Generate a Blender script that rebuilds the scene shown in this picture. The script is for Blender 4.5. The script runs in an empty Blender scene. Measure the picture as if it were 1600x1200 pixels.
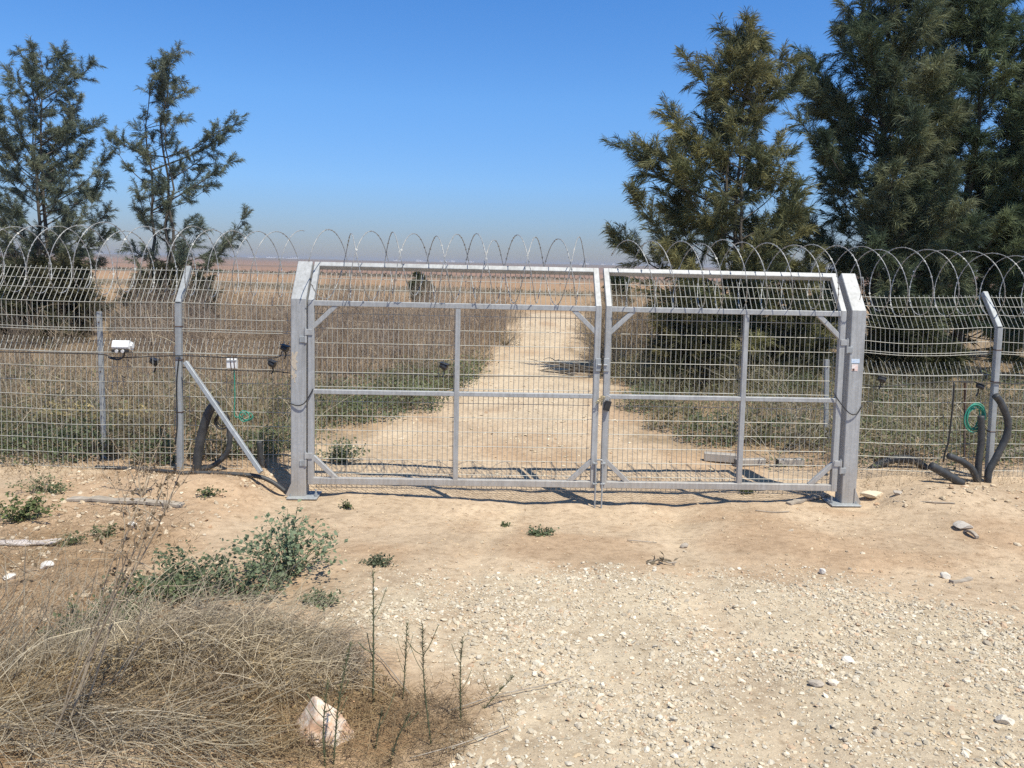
import bpy, math, random
import numpy as np
from mathutils import Vector, Matrix
R_ = math.radians
SC = bpy.context.scene
COL = SC.collection

# ------------------------------------------------------------------ camera, world, sun, exposure
CAM = np.array([0.0, -7.592, 2.344])
PITCH, ROLL, YAW = R_(4.494), R_(1.288), R_(1.763)
def _basis():
    cy, sy, cp, sp, cr, sr = math.cos(YAW), math.sin(YAW), math.cos(PITCH), math.sin(PITCH), math.cos(ROLL), math.sin(ROLL)
    f0 = np.array([sy, cy, 0]); r0 = np.array([cy, -sy, 0]); u0 = np.array([0, 0, 1.])
    f = cp*f0 - sp*u0; u = cp*u0 + sp*f0
    r = cr*r0 + sr*u; u = cr*u - sr*r0
    return r, u, f
CR, CU, CF = _basis()
cam_d = bpy.data.cameras.new("camera"); cam = bpy.data.objects.new("camera", cam_d); COL.objects.link(cam)
M = Matrix.Identity(4)
for i in range(3):
    M[i][0] = CR[i]; M[i][1] = CU[i]; M[i][2] = -CF[i]; M[i][3] = CAM[i]
cam.matrix_world = M
cam_d.sensor_fit = 'HORIZONTAL'; cam_d.sensor_width = 36.0; cam_d.lens = 36.0*1200/1600
cam_d.shift_y = -93.2/1600
cam_d.clip_start = 0.05; cam_d.clip_end = 20000
SC.camera = cam

SUN_EL = R_(63.5); SUN_AZ = math.atan2(0.62, -0.785)          # azimuth measured from +Y towards +X
SUN_DIR = Vector((math.sin(SUN_AZ)*math.cos(SUN_EL), math.cos(SUN_AZ)*math.cos(SUN_EL), math.sin(SUN_EL)))
w = bpy.data.worlds.new("World"); SC.world = w; w.use_nodes = True
nt = w.node_tree; bg = nt.nodes['Background']
sky = nt.nodes.new('ShaderNodeTexSky'); sky.sky_type = 'NISHITA'; sky.sun_disc = False
sky.sun_elevation = SUN_EL; sky.sun_rotation = SUN_AZ
sky.altitude = 0; sky.air_density = 1.0; sky.dust_density = 0.3; sky.ozone_density = 3.0
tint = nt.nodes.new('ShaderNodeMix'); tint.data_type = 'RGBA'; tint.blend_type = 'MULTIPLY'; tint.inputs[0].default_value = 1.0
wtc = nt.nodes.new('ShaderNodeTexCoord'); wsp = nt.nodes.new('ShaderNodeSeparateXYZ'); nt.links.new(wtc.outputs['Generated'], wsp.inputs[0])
sky_grade = nt.nodes.new('ShaderNodeValToRGB'); nt.links.new(wsp.outputs['Z'], sky_grade.inputs[0])       # sky tint by height: dusty low down, unseen zenith dimmed to cut blue fill
el = sky_grade.color_ramp.elements; el[0].position = 0.0; el[0].color = (.42, .45, .62, 1); el[1].position = .80; el[1].color = (.44, .60, .68, 1)
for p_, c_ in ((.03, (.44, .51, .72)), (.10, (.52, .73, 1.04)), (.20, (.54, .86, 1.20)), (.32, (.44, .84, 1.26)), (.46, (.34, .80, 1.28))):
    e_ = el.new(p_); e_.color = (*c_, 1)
nt.links.new(sky.outputs[0], tint.inputs[6]); nt.links.new(sky_grade.outputs[0], tint.inputs[7])
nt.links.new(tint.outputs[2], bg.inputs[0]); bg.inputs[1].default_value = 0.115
sd = bpy.data.lights.new("sun", 'SUN'); sd.energy = 4.8; sd.angle = R_(0.53); sd.color = (1.0, 0.95, 0.83)
so = bpy.data.objects.new("sun", sd); COL.objects.link(so)
so.rotation_euler = SUN_DIR.to_track_quat('Z', 'Y').to_euler(); so.location = (6, -8, 14)
SC.view_settings.view_transform = 'Standard'; SC.view_settings.look = 'None'
SC.view_settings.exposure = 0.25; SC.view_settings.gamma = 1.0
SC.render.engine = 'CYCLES'
SC.cycles.max_bounces = 6; SC.cycles.transparent_max_bounces = 8
try: SC.cycles.use_denoising = False
except Exception: pass

# ------------------------------------------------------------------ positions in the place
def ray(x, y): return CF + (x-800)/1200*CR + (507-y)/1200*CU
def at_y(x, y, Y):
    d = ray(x, y); return CAM + d*(Y-CAM[1])/d[1]
def at_z(x, y, z):
    d = ray(x, y); return CAM + d*(z-CAM[2])/d[2]

# ------------------------------------------------------------------ noise
def vnoise(x, y, s, seed):
    rng = np.random.default_rng(seed); N = 256
    g = rng.random((N, N))
    X = np.asarray(x)/s + 1000.5; Y = np.asarray(y)/s + 1000.5
    xi = np.floor(X).astype(np.int64); yi = np.floor(Y).astype(np.int64)
    fx = X-xi; fy = Y-yi; fx = fx*fx*(3-2*fx); fy = fy*fy*(3-2*fy)
    a = g[xi % N, yi % N]; b = g[(xi+1) % N, yi % N]; c = g[xi % N, (yi+1) % N]; d = g[(xi+1) % N, (yi+1) % N]
    return (a*(1-fx)+b*fx)*(1-fy) + (c*(1-fx)+d*fx)*fy
def fbm(x, y, s, seed, o=4):
    t = 0; a = 1.; n = 0
    for i in range(o):
        t = t + a*vnoise(x, y, s/2**i, seed+i*17); n += a; a *= .55
    return t/n
def sst(a, b, x):
    t = np.clip((np.asarray(x, float)-a)/(b-a), 0, 1); return t*t*(3-2*t)
def gauss(x, y, cx, cy, rx, ry): return np.exp(-((x-cx)/rx)**2 - ((y-cy)/ry)**2)

def road_l(y): return np.interp(y, [-1, .6, 2, 3.5, 5.8, 9, 13.5, 20, 34], [-1.9, -1.75, -1.8, -1.5, -.7, -.25, .5, 1.1, 2.4])
def road_r(y): return np.interp(y, [-1, .6, 1.7, 3, 4.8, 6.7, 10.4, 14.8, 22, 34], [3.6, 3.4, 2.45, 2.2, 2.12, 2.2, 2.2, 2.6, 3.6, 4.9])

def height(x, y):
    x = np.asarray(x, float); y = np.asarray(y, float)
    z = np.where(y < -.5, np.minimum(0.092*(-.5-y), .95), 0.)
    z = z - .10*gauss(x, y, 1.0, .1, 2.0, 1.3)                       # wheel-worn dip under the gate
    z = z + .10*sst(-1.75, -2.4, x)*sst(-2.6, -.9, y)*sst(5, 2, y)   # bank on the left
    z = z + .14*gauss(x, y, -2.8, -.35, 1.0, .45) + .05*gauss(x, y, -4.6, -.5, 1.2, .6)
    z = z + .10*sst(3.7, 4.6, x)*sst(-2.0, -.6, y)*sst(5, 1.5, y)
    z = z + .10*gauss(x, y, 4.7, -.25, .8, .35) + .08*gauss(x, y, 6.4, -.1, 1.0, .4)
    z = z + .20*gauss(x, y, -1.35, -4.35, .55, .55) + .10*gauss(x, y, -2.2, -4.6, .7, .6)  # under the straw heap
    z = z - .03*gauss(x, y, 2.4, -2.2, 1.8, .35)
    for xr_ in (.15, 1.75): z = z - .022*np.exp(-((x-xr_-.10*(y+2)-.25*np.sin(y*.5))/.16)**2)*sst(.8, -.2, y)*sst(-6, -4, y)
    far = sst(22, 60, y)
    z = z + .20*gauss(0, y, 0, 23, 1, 8) - 1.1*far
    z = z + sst(700, 3200, y)*(3.4 + 7*(vnoise(x, y*0, 900, 5)))*1.0
    z = z + .05*(fbm(x, y, 1.6, 3)-.5)*sst(60, 20, y) + .5*(fbm(x, y, 60, 9)-.5)*far
    for cx_ in (-1.87, 3.72):
        g_ = np.exp(-(np.maximum(0, np.hypot((x-cx_)/1.15, y-.03)-.17)/.17)**2); z = z*(1-g_)+g_*(-.043)
    near = sst(12, 3, np.hypot(x, y+3))*(1-.8*np.exp(-((x+1.87)**2+y*y)/.12)-.8*np.exp(-((x-3.72)**2+y*y)/.12))
    z = z + near*(.045*(fbm(x, y, .35, 21, 4)-.5) + .020*(fbm(x, y, .09, 31, 3)-.5))
    return z
def H1(x, y): return float(height(np.array([x]), np.array([y]))[0])
def onground(px, py, n=14):
    z = 0.
    for _ in range(n):
        p = at_z(px, py, z); z = .5*z + .5*H1(p[0], p[1])
    p = at_z(px, py, z); p[2] = H1(p[0], p[1]); return p

def gravel_mask(x, y):
    b = np.interp(x, [-1.2, -.9, -.3, .4, 1.2, 2.2, 3.4, 6], [-3.2, -2.8, -2.4, -2.3, -2.4, -2.75, -3.2, -3.5])
    n = (fbm(x, y, .7, 55, 3)-.5)
    n = n + .6*(fbm(x, y, .22, 56, 3)-.5)
    m = .75*sst(.22, -.25, y-b+n*.9)+.25*sst(1.3, -.4, y-b+n*1.2)
    left = np.interp(y, [-6, -4.8, -4.2, -3.6, -3.0], [.0, -.15, .05, -.45, -.95])
    rut = sum(np.exp(-((x-xr_-.10*(y+2)-.25*np.sin(y*.5))/.15)**2) for xr_ in (.15, 1.75))
    return m*sst(-.18, .2, x-left+n*.7)*(1-.5*rut)
def litter_mask(x, y):
    n = fbm(x, y, .8, 75, 4)-.5
    m = sst(-.9, -1.5, x+n*1.6)*sst(-1.9, -2.9, y+n*1.5)
    m = np.maximum(m, gauss(x, y, -.55, -4.5, .65, .5)*1.1)
    left = sst(-2.0, -2.6, x+n*.8)*sst(-1.2, -1.9, y+n)
    return np.clip(np.maximum(m, left*.75), 0, 1)

# ------------------------------------------------------------------ mesh building
class MB:
    def __init__(s): s.V = []; s.F = []; s.C = []; s.n = 0
    def add(s, V, Fs, col=None):
        V = np.asarray(V, float).reshape(-1, 3)
        s.V.append(V)
        for F in Fs:
            F = np.asarray(F, np.int64)
            if len(F): s.F.append(F + s.n)
        s.C.append(np.ones((len(V), 3)) if col is None else np.broadcast_to(np.asarray(col, float), (len(V), 3)))
        s.n += len(V)
    def tube(s, P, r, k=8, col=None, cap=True):
        P = np.asarray(P, float); n = len(P); r = np.broadcast_to(np.asarray(r, float), (n,))
        T = np.gradient(P, axis=0); T /= np.linalg.norm(T, axis=1)[:, None] + 1e-12
        a = np.array([0, 0, 1.]) if abs(T[0][2]) < .9 else np.array([1., 0, 0])
        N = np.zeros((n, 3)); v = np.cross(T[0], a); N[0] = v/np.linalg.norm(v)
        for i in range(1, n):
            v = N[i-1] - T[i]*np.dot(N[i-1], T[i]); N[i] = v/(np.linalg.norm(v)+1e-12)
        B = np.cross(T, N)
        th = np.arange(k)*2*np.pi/k
        V = P[:, None, :] + r[:, None, None]*(np.cos(th)[None, :, None]*N[:, None, :] + np.sin(th)[None, :, None]*B[:, None, :])
        i = np.arange(n-1)[:, None]*k; j = np.arange(k)[None, :]; j2 = (j+1) % k
        Q = np.stack([i+j, i+j2, i+k+j2, i+k+j], -1).reshape(-1, 4)
        Fs = [Q]
        if cap: Fs += [np.arange(k)[::-1][None, :], (np.arange(k)+(n-1)*k)[None, :]]
        s.add(V.reshape(-1, 3), Fs, col)
    def beam(s, p0, p1, wd, hd, up=(0, 0, 1), ch=.004, col=None):
        """rectangular tube from p0 to p1: wd sideways, hd along up, chamfered edges"""
        p0 = np.asarray(p0, float); p1 = np.asarray(p1, float); t = p1-p0; t /= np.linalg.norm(t)
        u = np.asarray(up, float); u = u - t*np.dot(u, t); u /= np.linalg.norm(u); v = np.cross(t, u)
        a, b, c = wd/2, hd/2, min(ch, wd*.3, hd*.3)
        pr = [(a-c, -b), (a, -b+c), (a, b-c), (a-c, b), (-a+c, b), (-a, b-c), (-a, -b+c), (-a+c, -b)]
        V = [p + x*v + y*u for p in (p0, p1) for x, y in pr]
        Q = [[i, (i+1) % 8, 8+(i+1) % 8, 8+i] for i in range(8)]
        s.add(V, [Q, [list(range(7, -1, -1))], [list(range(8, 16))]], col)
    def box(s, c, sx, sy, sz, ch=.004, rz=0., col=None):
        d = np.array([math.cos(rz), math.sin(rz), 0.])*sx/2
        c = np.asarray(c, float); s.beam(c-d, c+d, sy, sz, (0, 0, 1), ch, col)
    def build(s, name, mat, parent=None, smooth=False):
        me = bpy.data.meshes.new(name)
        V = np.concatenate(s.V); me.vertices.add(len(V)); me.vertices.foreach_set('co', V.astype(np.float32).ravel())
        L = np.concatenate([F.ravel() for F in s.F]); tot = np.concatenate([np.full(len(F), F.shape[1], np.int64) for F in s.F])
        st = np.concatenate([[0], np.cumsum(tot)[:-1]])
        me.loops.add(len(L)); me.loops.foreach_set('vertex_index', L.astype(np.int32))
        me.polygons.add(len(tot)); me.polygons.foreach_set('loop_start', st.astype(np.int32)); me.polygons.foreach_set('loop_total', tot.astype(np.int32))
        me.polygons.foreach_set('use_smooth', np.full(len(tot), bool(smooth)))
        C = np.concatenate(s.C); ca = me.color_attributes.new('tint', 'FLOAT_COLOR', 'POINT')
        ca.data.foreach_set('color', np.concatenate([C, np.ones((len(C), 1))], 1).astype(np.float32).ravel())
        me.update(calc_edges=True); me.materials.append(mat)
        o = bpy.data.objects.new(name, me); COL.objects.link(o)
        if parent is not None: o.parent = parent
        return o

def strands(mb, P0, D0, L, W, sag=0.2, segs=4, seed=0, col=None, curl=.15, taper=.25):
    """many thin ribbons: root, start direction, length, width; sag bends them down"""
    rng = np.random.default_rng(seed); n = len(P0)
    D = D0/np.linalg.norm(D0, axis=1)[:, None]; P = P0.copy(); L = np.broadcast_to(L, (n,)); W = np.broadcast_to(W, (n,))
    sag = np.broadcast_to(sag, (n,))
    S = rng.normal(size=(n, 3)); S -= D*np.sum(S*D, 1)[:, None]; S /= np.linalg.norm(S, axis=1)[:, None]
    cdir = rng.normal(size=(n, 3))*curl
    rows = []
    for i in range(segs+1):
        wv = W*(1-(1-taper)*i/segs)
        rows.append(np.stack([P-S*wv[:, None]/2, P+S*wv[:, None]/2], 1))
        P = P + D*(L/segs)[:, None]
        D = D + cdir/segs + np.array([0, 0, -1.])*(sag/segs)[:, None]
        if i % 2 == 1: cdir = cdir*.4 + rng.normal(size=(n, 3))*curl*.7
        D /= np.linalg.norm(D, axis=1)[:, None]
    V = np.stack(rows, 1).reshape(n, -1, 3); m = 2*(segs+1)
    q = np.array([[2*i, 2*i+1, 2*i+3, 2*i+2] for i in range(segs)])
    F = (np.arange(n)[:, None, None]*m + q[None]).reshape(-1, 4)
    if col is not None: col = np.repeat(np.broadcast_to(col, (n, 3)), m, 0)
    mb.add(V.reshape(-1, 3), [F], col)
    return P, D
def leaves(mb, P, N, size, seed=0, col=None, asp=.55):
    """small pointed leaves"""
    rng = np.random.default_rng(seed); n = len(P)
    N = N/np.linalg.norm(N, axis=1)[:, None]; A = rng.normal(size=(n, 3)); A -= N*np.sum(A*N, 1)[:, None]; A /= np.linalg.norm(A, axis=1)[:, None]
    B = np.cross(N, A); s = np.broadcast_to(size, (n,))[:, None]
    V = np.stack([P, P+A*s*.45+B*s*asp*.5+N*s*.08, P+A*s, P+A*s*.45-B*s*asp*.5+N*s*.08], 1).reshape(-1, 3)
    F = np.arange(n)[:, None]*4 + np.arange(4)[None]
    if col is not None: col = np.repeat(np.broadcast_to(col, (n, 3)), 4, 0)
    mb.add(V, [F], col)
def smooth_path(pts, n=24):
    pts = np.asarray(pts, float); k = len(pts)
    if k < 3: return np.linspace(pts[0], pts[-1], n)
    E = np.vstack([2*pts[0]-pts[1], pts, 2*pts[-1]-pts[-2]]); out = []
    for t in np.linspace(0, k-1-1e-6, n):
        i = int(t); f = t-i; a, b, c, d = E[i:i+4]
        out.append(.5*((2*b)+(c-a)*f+(2*a-5*b+4*c-d)*f*f+(3*b-a-3*c+d)*f**3))
    return np.array(out)

# ------------------------------------------------------------------ tagging
def tag(o, label=None, cat=None, group=None, kind=None):
    if label: o['label'] = label
    if cat: o['category'] = cat
    if group: o['group'] = group
    if kind: o['kind'] = kind
    return o
def thing(name, loc, label, cat, group=None):
    o = bpy.data.objects.new(name, None); COL.objects.link(o); o.empty_display_size = .1
    o.location = tuple(float(v) for v in loc); o['_w'] = 1; del o['_w']
    return tag(o, label, cat, group)
class PB(MB):
    """part builder: world coordinates in, stored relative to the thing's base"""
    def part(s, name, mat, root, smooth=False, label=None):
        off = np.array(root.location) if root.parent is None else np.array(root.parent.location)
        if root.type == 'MESH': off = np.array(root.parent.location) if root.parent else np.zeros(3)
        s.V = [v-off for v in s.V]
        o = s.build(name, mat, root, smooth)
        if label: o['label'] = label
        return o

# ------------------------------------------------------------------ materials
def new_mat(name):
    m = bpy.data.materials.new(name); m.use_nodes = True
    return m, m.node_tree, m.node_tree.nodes['Principled BSDF']
def N(nt, t, **k):
    n = nt.nodes.new(t)
    for a, b in k.items(): setattr(n, a, b)
    return n
def noise(nt, sc, det=4, rough=.6):
    tc = N(nt, 'ShaderNodeTexCoord'); n = N(nt, 'ShaderNodeTexNoise'); n.inputs['Scale'].default_value = sc
    n.inputs['Detail'].default_value = det; n.inputs['Roughness'].default_value = rough
    nt.links.new(tc.outputs['Object'], n.inputs['Vector']); return n
def ramp(nt, src, stops):
    r = N(nt, 'ShaderNodeValToRGB'); e = r.color_ramp.elements
    e[0].position, e[0].color = stops[0][0], (*stops[0][1], 1); e[1].position, e[1].color = stops[-1][0], (*stops[-1][1], 1)
    for p, c in stops[1:-1]:
        k = e.new(p); k.color = (*c, 1)
    nt.links.new(src, r.inputs[0]); return r
def mixc(nt, a, b, fac, mode='MIX'):
    m = N(nt, 'ShaderNodeMix'); m.data_type = 'RGBA'; m.blend_type = mode
    for s, v in ((0, fac), (6, a), (7, b)):
        if hasattr(v, 'links'): nt.links.new(v, m.inputs[s])
        else: m.inputs[s].default_value = (*v, 1) if isinstance(v, tuple) else v
    return m.outputs[2]
def bump(nt, bs, src, strength=.3, dist=.01):
    b = N(nt, 'ShaderNodeBump'); b.inputs['Strength'].default_value = strength; b.inputs['Distance'].default_value = dist
    nt.links.new(src, b.inputs['Height']); nt.links.new(b.outputs[0], bs.inputs['Normal'])
def mat_simple(name, c1, c2, sc=20, rough=.6, metal=0., bmp=0., tint=False, spec=.5):
    m, nt, bs = new_mat(name)
    n = noise(nt, sc); r = ramp(nt, n.outputs[0], [(.32, c1), (.68, c2)]); out = r.outputs[0]
    if tint:
        a = N(nt, 'ShaderNodeAttribute'); a.attribute_name = 'tint'; out = mixc(nt, out, a.outputs['Color'], 1.0, 'MULTIPLY')
    nt.links.new(out, bs.inputs['Base Color']); bs.inputs['Roughness'].default_value = rough; bs.inputs['Metallic'].default_value = metal
    bs.inputs['Specular IOR Level'].default_value = spec
    if bmp: bump(nt, bs, n.outputs[0], bmp, .004)
    return m
def mat_leaf(name, rough=.6, trans=.25, spec=.3):
    m, nt, bs = new_mat(name)
    a = N(nt, 'ShaderNodeAttribute'); a.attribute_name = 'tint'
    n = noise(nt, 1.3, 3); r = ramp(nt, n.outputs[0], [(.3, (.72, .74, .78)), (.7, (1.22, 1.2, 1.05))])
    c = mixc(nt, a.outputs['Color'], r.outputs[0], 1.0, 'MULTIPLY')
    nt.links.new(c, bs.inputs['Base Color']); bs.inputs['Roughness'].default_value = rough; bs.inputs['Specular IOR Level'].default_value = spec
    if trans:
        t = N(nt, 'ShaderNodeBsdfTranslucent'); nt.links.new(c, t.inputs[0])
        mx = N(nt, 'ShaderNodeMixShader'); mx.inputs[0].default_value = trans
        nt.links.new(bs.outputs[0], mx.inputs[1]); nt.links.new(t.outputs[0], mx.inputs[2])
        nt.links.new(mx.outputs[0], nt.nodes['Material Output'].inputs['Surface'])
    return m

def mat_ground():
    m, nt, bs = new_mat('earth')
    a = N(nt, 'ShaderNodeAttribute'); a.attribute_name = 'tint'
    n1 = noise(nt, .9, 8, .65); n2 = noise(nt, 14, 8, .7); n3 = noise(nt, 70, 4, .7)
    r1 = ramp(nt, n1.outputs[0], [(.3, (.80, .78, .76)), (.7, (1.15, 1.14, 1.12))])
    r2 = ramp(nt, n2.outputs[0], [(.3, (.68, .64, .60)), (.50, (1.0, 1.0, 1.0)), (.72, (1.2, 1.2, 1.19))])
    c = mixc(nt, a.outputs['Color'], r1.outputs[0], 1., 'MULTIPLY'); c = mixc(nt, c, r2.outputs[0], 1., 'MULTIPLY')
    tc = N(nt, 'ShaderNodeTexCoord'); v = N(nt, 'ShaderNodeTexVoronoi'); v.inputs['Scale'].default_value = 42
    nt.links.new(tc.outputs['Object'], v.inputs['Vector'])
    rv = ramp(nt, v.outputs['Distance'], [(.0, (1.22, 1.22, 1.22)), (.22, (1.06, 1.06, 1.06)), (.38, (.96, .96, .96))])
    c = mixc(nt, c, rv.outputs[0], .8, 'MULTIPLY')
    nt.links.new(c, bs.inputs['Base Color']); bs.inputs['Roughness'].default_value = .95; bs.inputs['Specular IOR Level'].default_value = .1
    ad = N(nt, 'ShaderNodeMath', operation='ADD'); nt.links.new(n2.outputs[0], ad.inputs[0])
    mu = N(nt, 'ShaderNodeMath', operation='MULTIPLY'); nt.links.new(n3.outputs[0], mu.inputs[0]); mu.inputs[1].default_value = .6
    nt.links.new(mu.outputs[0], ad.inputs[1]); bump(nt, bs, ad.outputs[0], .9, .012)
    return m
def mat_galv(name, c=(.395, .402, .402), metal=.08, rough=.55, dirt=.0):
    m, nt, bs = new_mat(name)
    tc = N(nt, 'ShaderNodeTexCoord'); v = N(nt, 'ShaderNodeTexVoronoi'); v.inputs['Scale'].default_value = 45
    nt.links.new(tc.outputs['Object'], v.inputs['Vector'])
    r = ramp(nt, v.outputs['Color'], [(.2, tuple(x*.95 for x in c)), (.8, tuple(x*1.05 for x in c))])
    n = noise(nt, 5, 6, .7); r2 = ramp(nt, n.outputs[0], [(.3, (.80, .80, .80)), (.6, (1.04, 1.04, 1.04))])
    cc = mixc(nt, r.outputs[0], r2.outputs[0], 1., 'MULTIPLY')
    if dirt:
        sp = N(nt, 'ShaderNodeSeparateXYZ'); nt.links.new(tc.outputs['Object'], sp.inputs[0])
        mr = N(nt, 'ShaderNodeMapRange'); mr.inputs['From Min'].default_value = .02; mr.inputs['From Max'].default_value = .45
        mr.inputs['To Min'].default_value = .75; mr.inputs['To Max'].default_value = 0; nt.links.new(sp.outputs['Z'], mr.inputs['Value'])
        n4 = noise(nt, 9, 5, .7); mm = N(nt, 'ShaderNodeMath', operation='MULTIPLY'); nt.links.new(mr.outputs[0], mm.inputs[0]); nt.links.new(n4.outputs[0], mm.inputs[1])
        cc = mixc(nt, cc, (.42, .33, .23), mm.outputs[0])
    mp = N(nt, 'ShaderNodeMapping'); mp.inputs['Scale'].default_value = (38, 38, 1.6); nt.links.new(tc.outputs['Object'], mp.inputs[0])
    ns = N(nt, 'ShaderNodeTexNoise'); ns.inputs['Scale'].default_value = 1; ns.inputs['Detail'].default_value = 5; nt.links.new(mp.outputs[0], ns.inputs['Vector'])
    rs = ramp(nt, ns.outputs[0], [(.32, (.80, .79, .77)), (.58, (1.05, 1.05, 1.05))]); cc = mixc(nt, cc, rs.outputs[0], .75, 'MULTIPLY')
    nr = noise(nt, 16, 6, .75); rr_ = ramp(nt, nr.outputs[0], [(.66, (0, 0, 0)), (.76, (.5, .5, .5))]); cc = mixc(nt, cc, (.30, .22, .15), rr_.outputs[0])
    nt.links.new(cc, bs.inputs['Base Color']); bs.inputs['Metallic'].default_value = metal; bs.inputs['Roughness'].default_value = rough
    bump(nt, bs, n.outputs[0], .15, .002)
    return m
def mat_stone(name, c1, c2, bmp=.6, sc=28, a=.3, b=.7):
    m, nt, bs = new_mat(name)
    ta = N(nt, 'ShaderNodeAttribute'); ta.attribute_name = 'tint'
    n = noise(nt, sc, 8, .75); r = ramp(nt, n.outputs[0], [(a, c1), (b, c2)])
    c = mixc(nt, r.outputs[0], ta.outputs['Color'], 1., 'MULTIPLY'); nt.links.new(c, bs.inputs['Base Color'])
    bs.inputs['Roughness'].default_value = .9; bs.inputs['Specular IOR Level'].default_value = .2; bump(nt, bs, n.outputs[0], bmp, .006)
    return m

MT = dict(
    ground=mat_ground(), galv=mat_galv('galvanised_steel', dirt=.5), galv2=mat_galv('weathered_galvanised_steel', (.36, .38, .39), .2, .6),
    wire=mat_simple('mesh_wire', (.34, .335, .295), (.47, .46, .41), 9, .55, .1), razor=mat_simple('razor_wire_steel', (.30, .30, .29), (.46, .46, .44), 30, .5, .3),
    leaf=mat_leaf('plant_leaf'), needle=mat_leaf('tree_needles', .7, .2, .2), dry=mat_leaf('dry_stalks', .8, .15, .15),
    bark=mat_simple('bark', (.07, .06, .05), (.15, .13, .105), 14, .9, 0, .8, spec=.1),
    black=mat_simple('black_plastic', (.018, .018, .019), (.035, .035, .036), 18, .5, 0, .2),
    conduit=mat_simple('grey_black_conduit', (.030, .032, .034), (.065, .067, .068), 14, .55, 0, .2),
    white=mat_simple('white_plastic', (.72, .72, .70), (.82, .82, .80), 12, .45), green=mat_simple('green_cord', (.02, .22, .15), (.05, .34, .24), 25, .6),
    gravel=mat_stone('limestone_gravel', (.80, .80, .80), (1.1, 1.1, 1.1)), rock=mat_stone('pale_rock', (.78, .74, .70), (1.1, 1.08, 1.05)),
    pink=mat_stone('pink_white_rock', (.56, .35, .22), (.76, .66, .54), sc=11, a=.42, b=.58),
    wood=mat_simple('weathered_wood', (.26, .22, .17), (.44, .38, .31), 16, .9, 0, .6), sheet=mat_simple('pale_sheet', (.46, .40, .36), (.66, .59, .54), 8, .7),
    brass=mat_simple('brass', (.30, .24, .12), (.45, .38, .2), 20, .4, .8), iron=mat_simple('rusty_iron', (.06, .035, .025), (.14, .08, .05), 18, .8, .2),
    house=mat_simple('pale_render_wall', (.66, .65, .64), (.80, .79, .78), .2, .9), hroof=mat_simple('house_roof', (.40, .34, .31), (.52, .46, .42), .3, .9),
    hdark=mat_simple('window_glass', (.06, .07, .09), (.10, .11, .13), .3, .3),
    stkb=mat_simple('blue_white_sticker', (.35, .52, .72), (.80, .84, .88), 60, .5), stkr=mat_simple('pink_white_sticker', (.80, .55, .48), (.86, .82, .78), 45, .5),
)

# ------------------------------------------------------------------ the ground sheet
def graded(a, b, fine, lo, hi, g=1.09):
    core = list(np.arange(a, b, fine)); s = fine; x = b; out = []
    while x < hi: out.append(x); s *= g; x += s
    out.append(hi); s = fine*g; x = a-s; inn = []
    while x > lo: inn.append(x); s *= g; x -= s
    inn.append(lo); return np.array(inn[::-1]+core+out)
def ground_color(x, y):
    n = fbm(x, y, 1.1, 101, 4); n2 = fbm(x, y, .3, 111, 3)
    dirt = np.array([.52, .405, .285]); dirt2 = np.array([.45, .325, .215]); pale = np.array([.535, .455, .335]); lit = np.array([.30, .20, .115])
    c = dirt + (dirt2-dirt)*sst(.42, .62, n)[..., None]
    rut = sum(np.exp(-((x-xr_-.10*(y+2)-.25*np.sin(y*.5))/.17)**2) for xr_ in (.15, 1.75))*sst(.6, -.4, y)*.5
    c = c + (np.array([.56, .45, .32])-c)*(rut*(.5+n2))[..., None]
    c = c + (pale-c)*(gravel_mask(x, y)*(.65+.35*n2))[..., None]
    c = c + (lit-c)*(litter_mask(x, y)*(.35+.65*sst(.3, .6, n2)))[..., None]
    # track beyond the gate, pale crushed stone along its middle
    onr = sst(-.2, .5, x-road_l(y)+1.6*(n2-.5)+.9*(n-.5))*sst(-.2, .5, road_r(y)-x+1.6*(n2-.5)+.9*(n-.5))*sst(.6, 2.6, y)*sst(40, 30, y)
    tr = np.array([.58, .475, .345])
    c = c + (tr-c)*(onr*sst(.42, .60, fbm(x, y, 1.7, 131, 3)-.10+.22*sst(3, 8, y))*.9)[..., None]
    off = (1-sst(-.5, .2, x-road_l(y)+1.4*(n2-.5)+1.2*(n-.5))*sst(-.5, .2, road_r(y)-x+1.4*(n2-.5)+1.2*(n-.5)))*sst(1.2, 2.8, y)*sst(60, 30, y)
    c = c + (np.array([.27, .20, .125])-c)*(off*.80)[..., None]
    # fields
    f = sst(26, 40, y)
    band = y*1.0 + .12*x + 6*(vnoise(x, y*0, 60, 7)-.5)
    cols = [(0, (.39, .275, .165)), (52, (.40, .27, .16)), (72, (.40, .27, .16)), (78, (.25, .195, .135)), (90, (.25, .20, .14)), (96, (.375, .245, .145)), (150, (.355, .23, .145)),
            (165, (.235, .18, .135)), (185, (.24, .18, .135)), (200, (.31, .20, .145)), (300, (.28, .185, .14)), (330, (.20, .15, .12)), (420, (.28, .19, .15)), (800, (.25, .175, .145)), (1500, (.20, .165, .14)), (5000, (.19, .16, .14))]
    fc = np.stack([np.interp(band, [k[0] for k in cols], [k[1][i] for k in cols]) for i in range(3)], -1)
    fc = fc*(.86+.28*fbm(x*.3, y*.6, 3.0, 141, 4))[..., None]
    c = c + (fc-c)*f[..., None]
    return c
gx = graded(-3.4, 5.6, .04, -3500, 3500); gy = graded(-5.3, 1.2, .04, -16, 5200)
GX, GY = np.meshgrid(gx, gy, indexing='ij'); GZ = height(GX, GY)
mb = MB(); nx, ny = GX.shape; i = np.arange(nx-1)[:, None]*ny; j = np.arange(ny-1)[None]
mb.add(np.stack([GX, GY, GZ], -1).reshape(-1, 3), [np.stack([i+j, i+ny+j, i+ny+j+1, i+j+1], -1).reshape(-1, 4)], ground_color(GX, GY).reshape(-1, 3))
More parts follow.
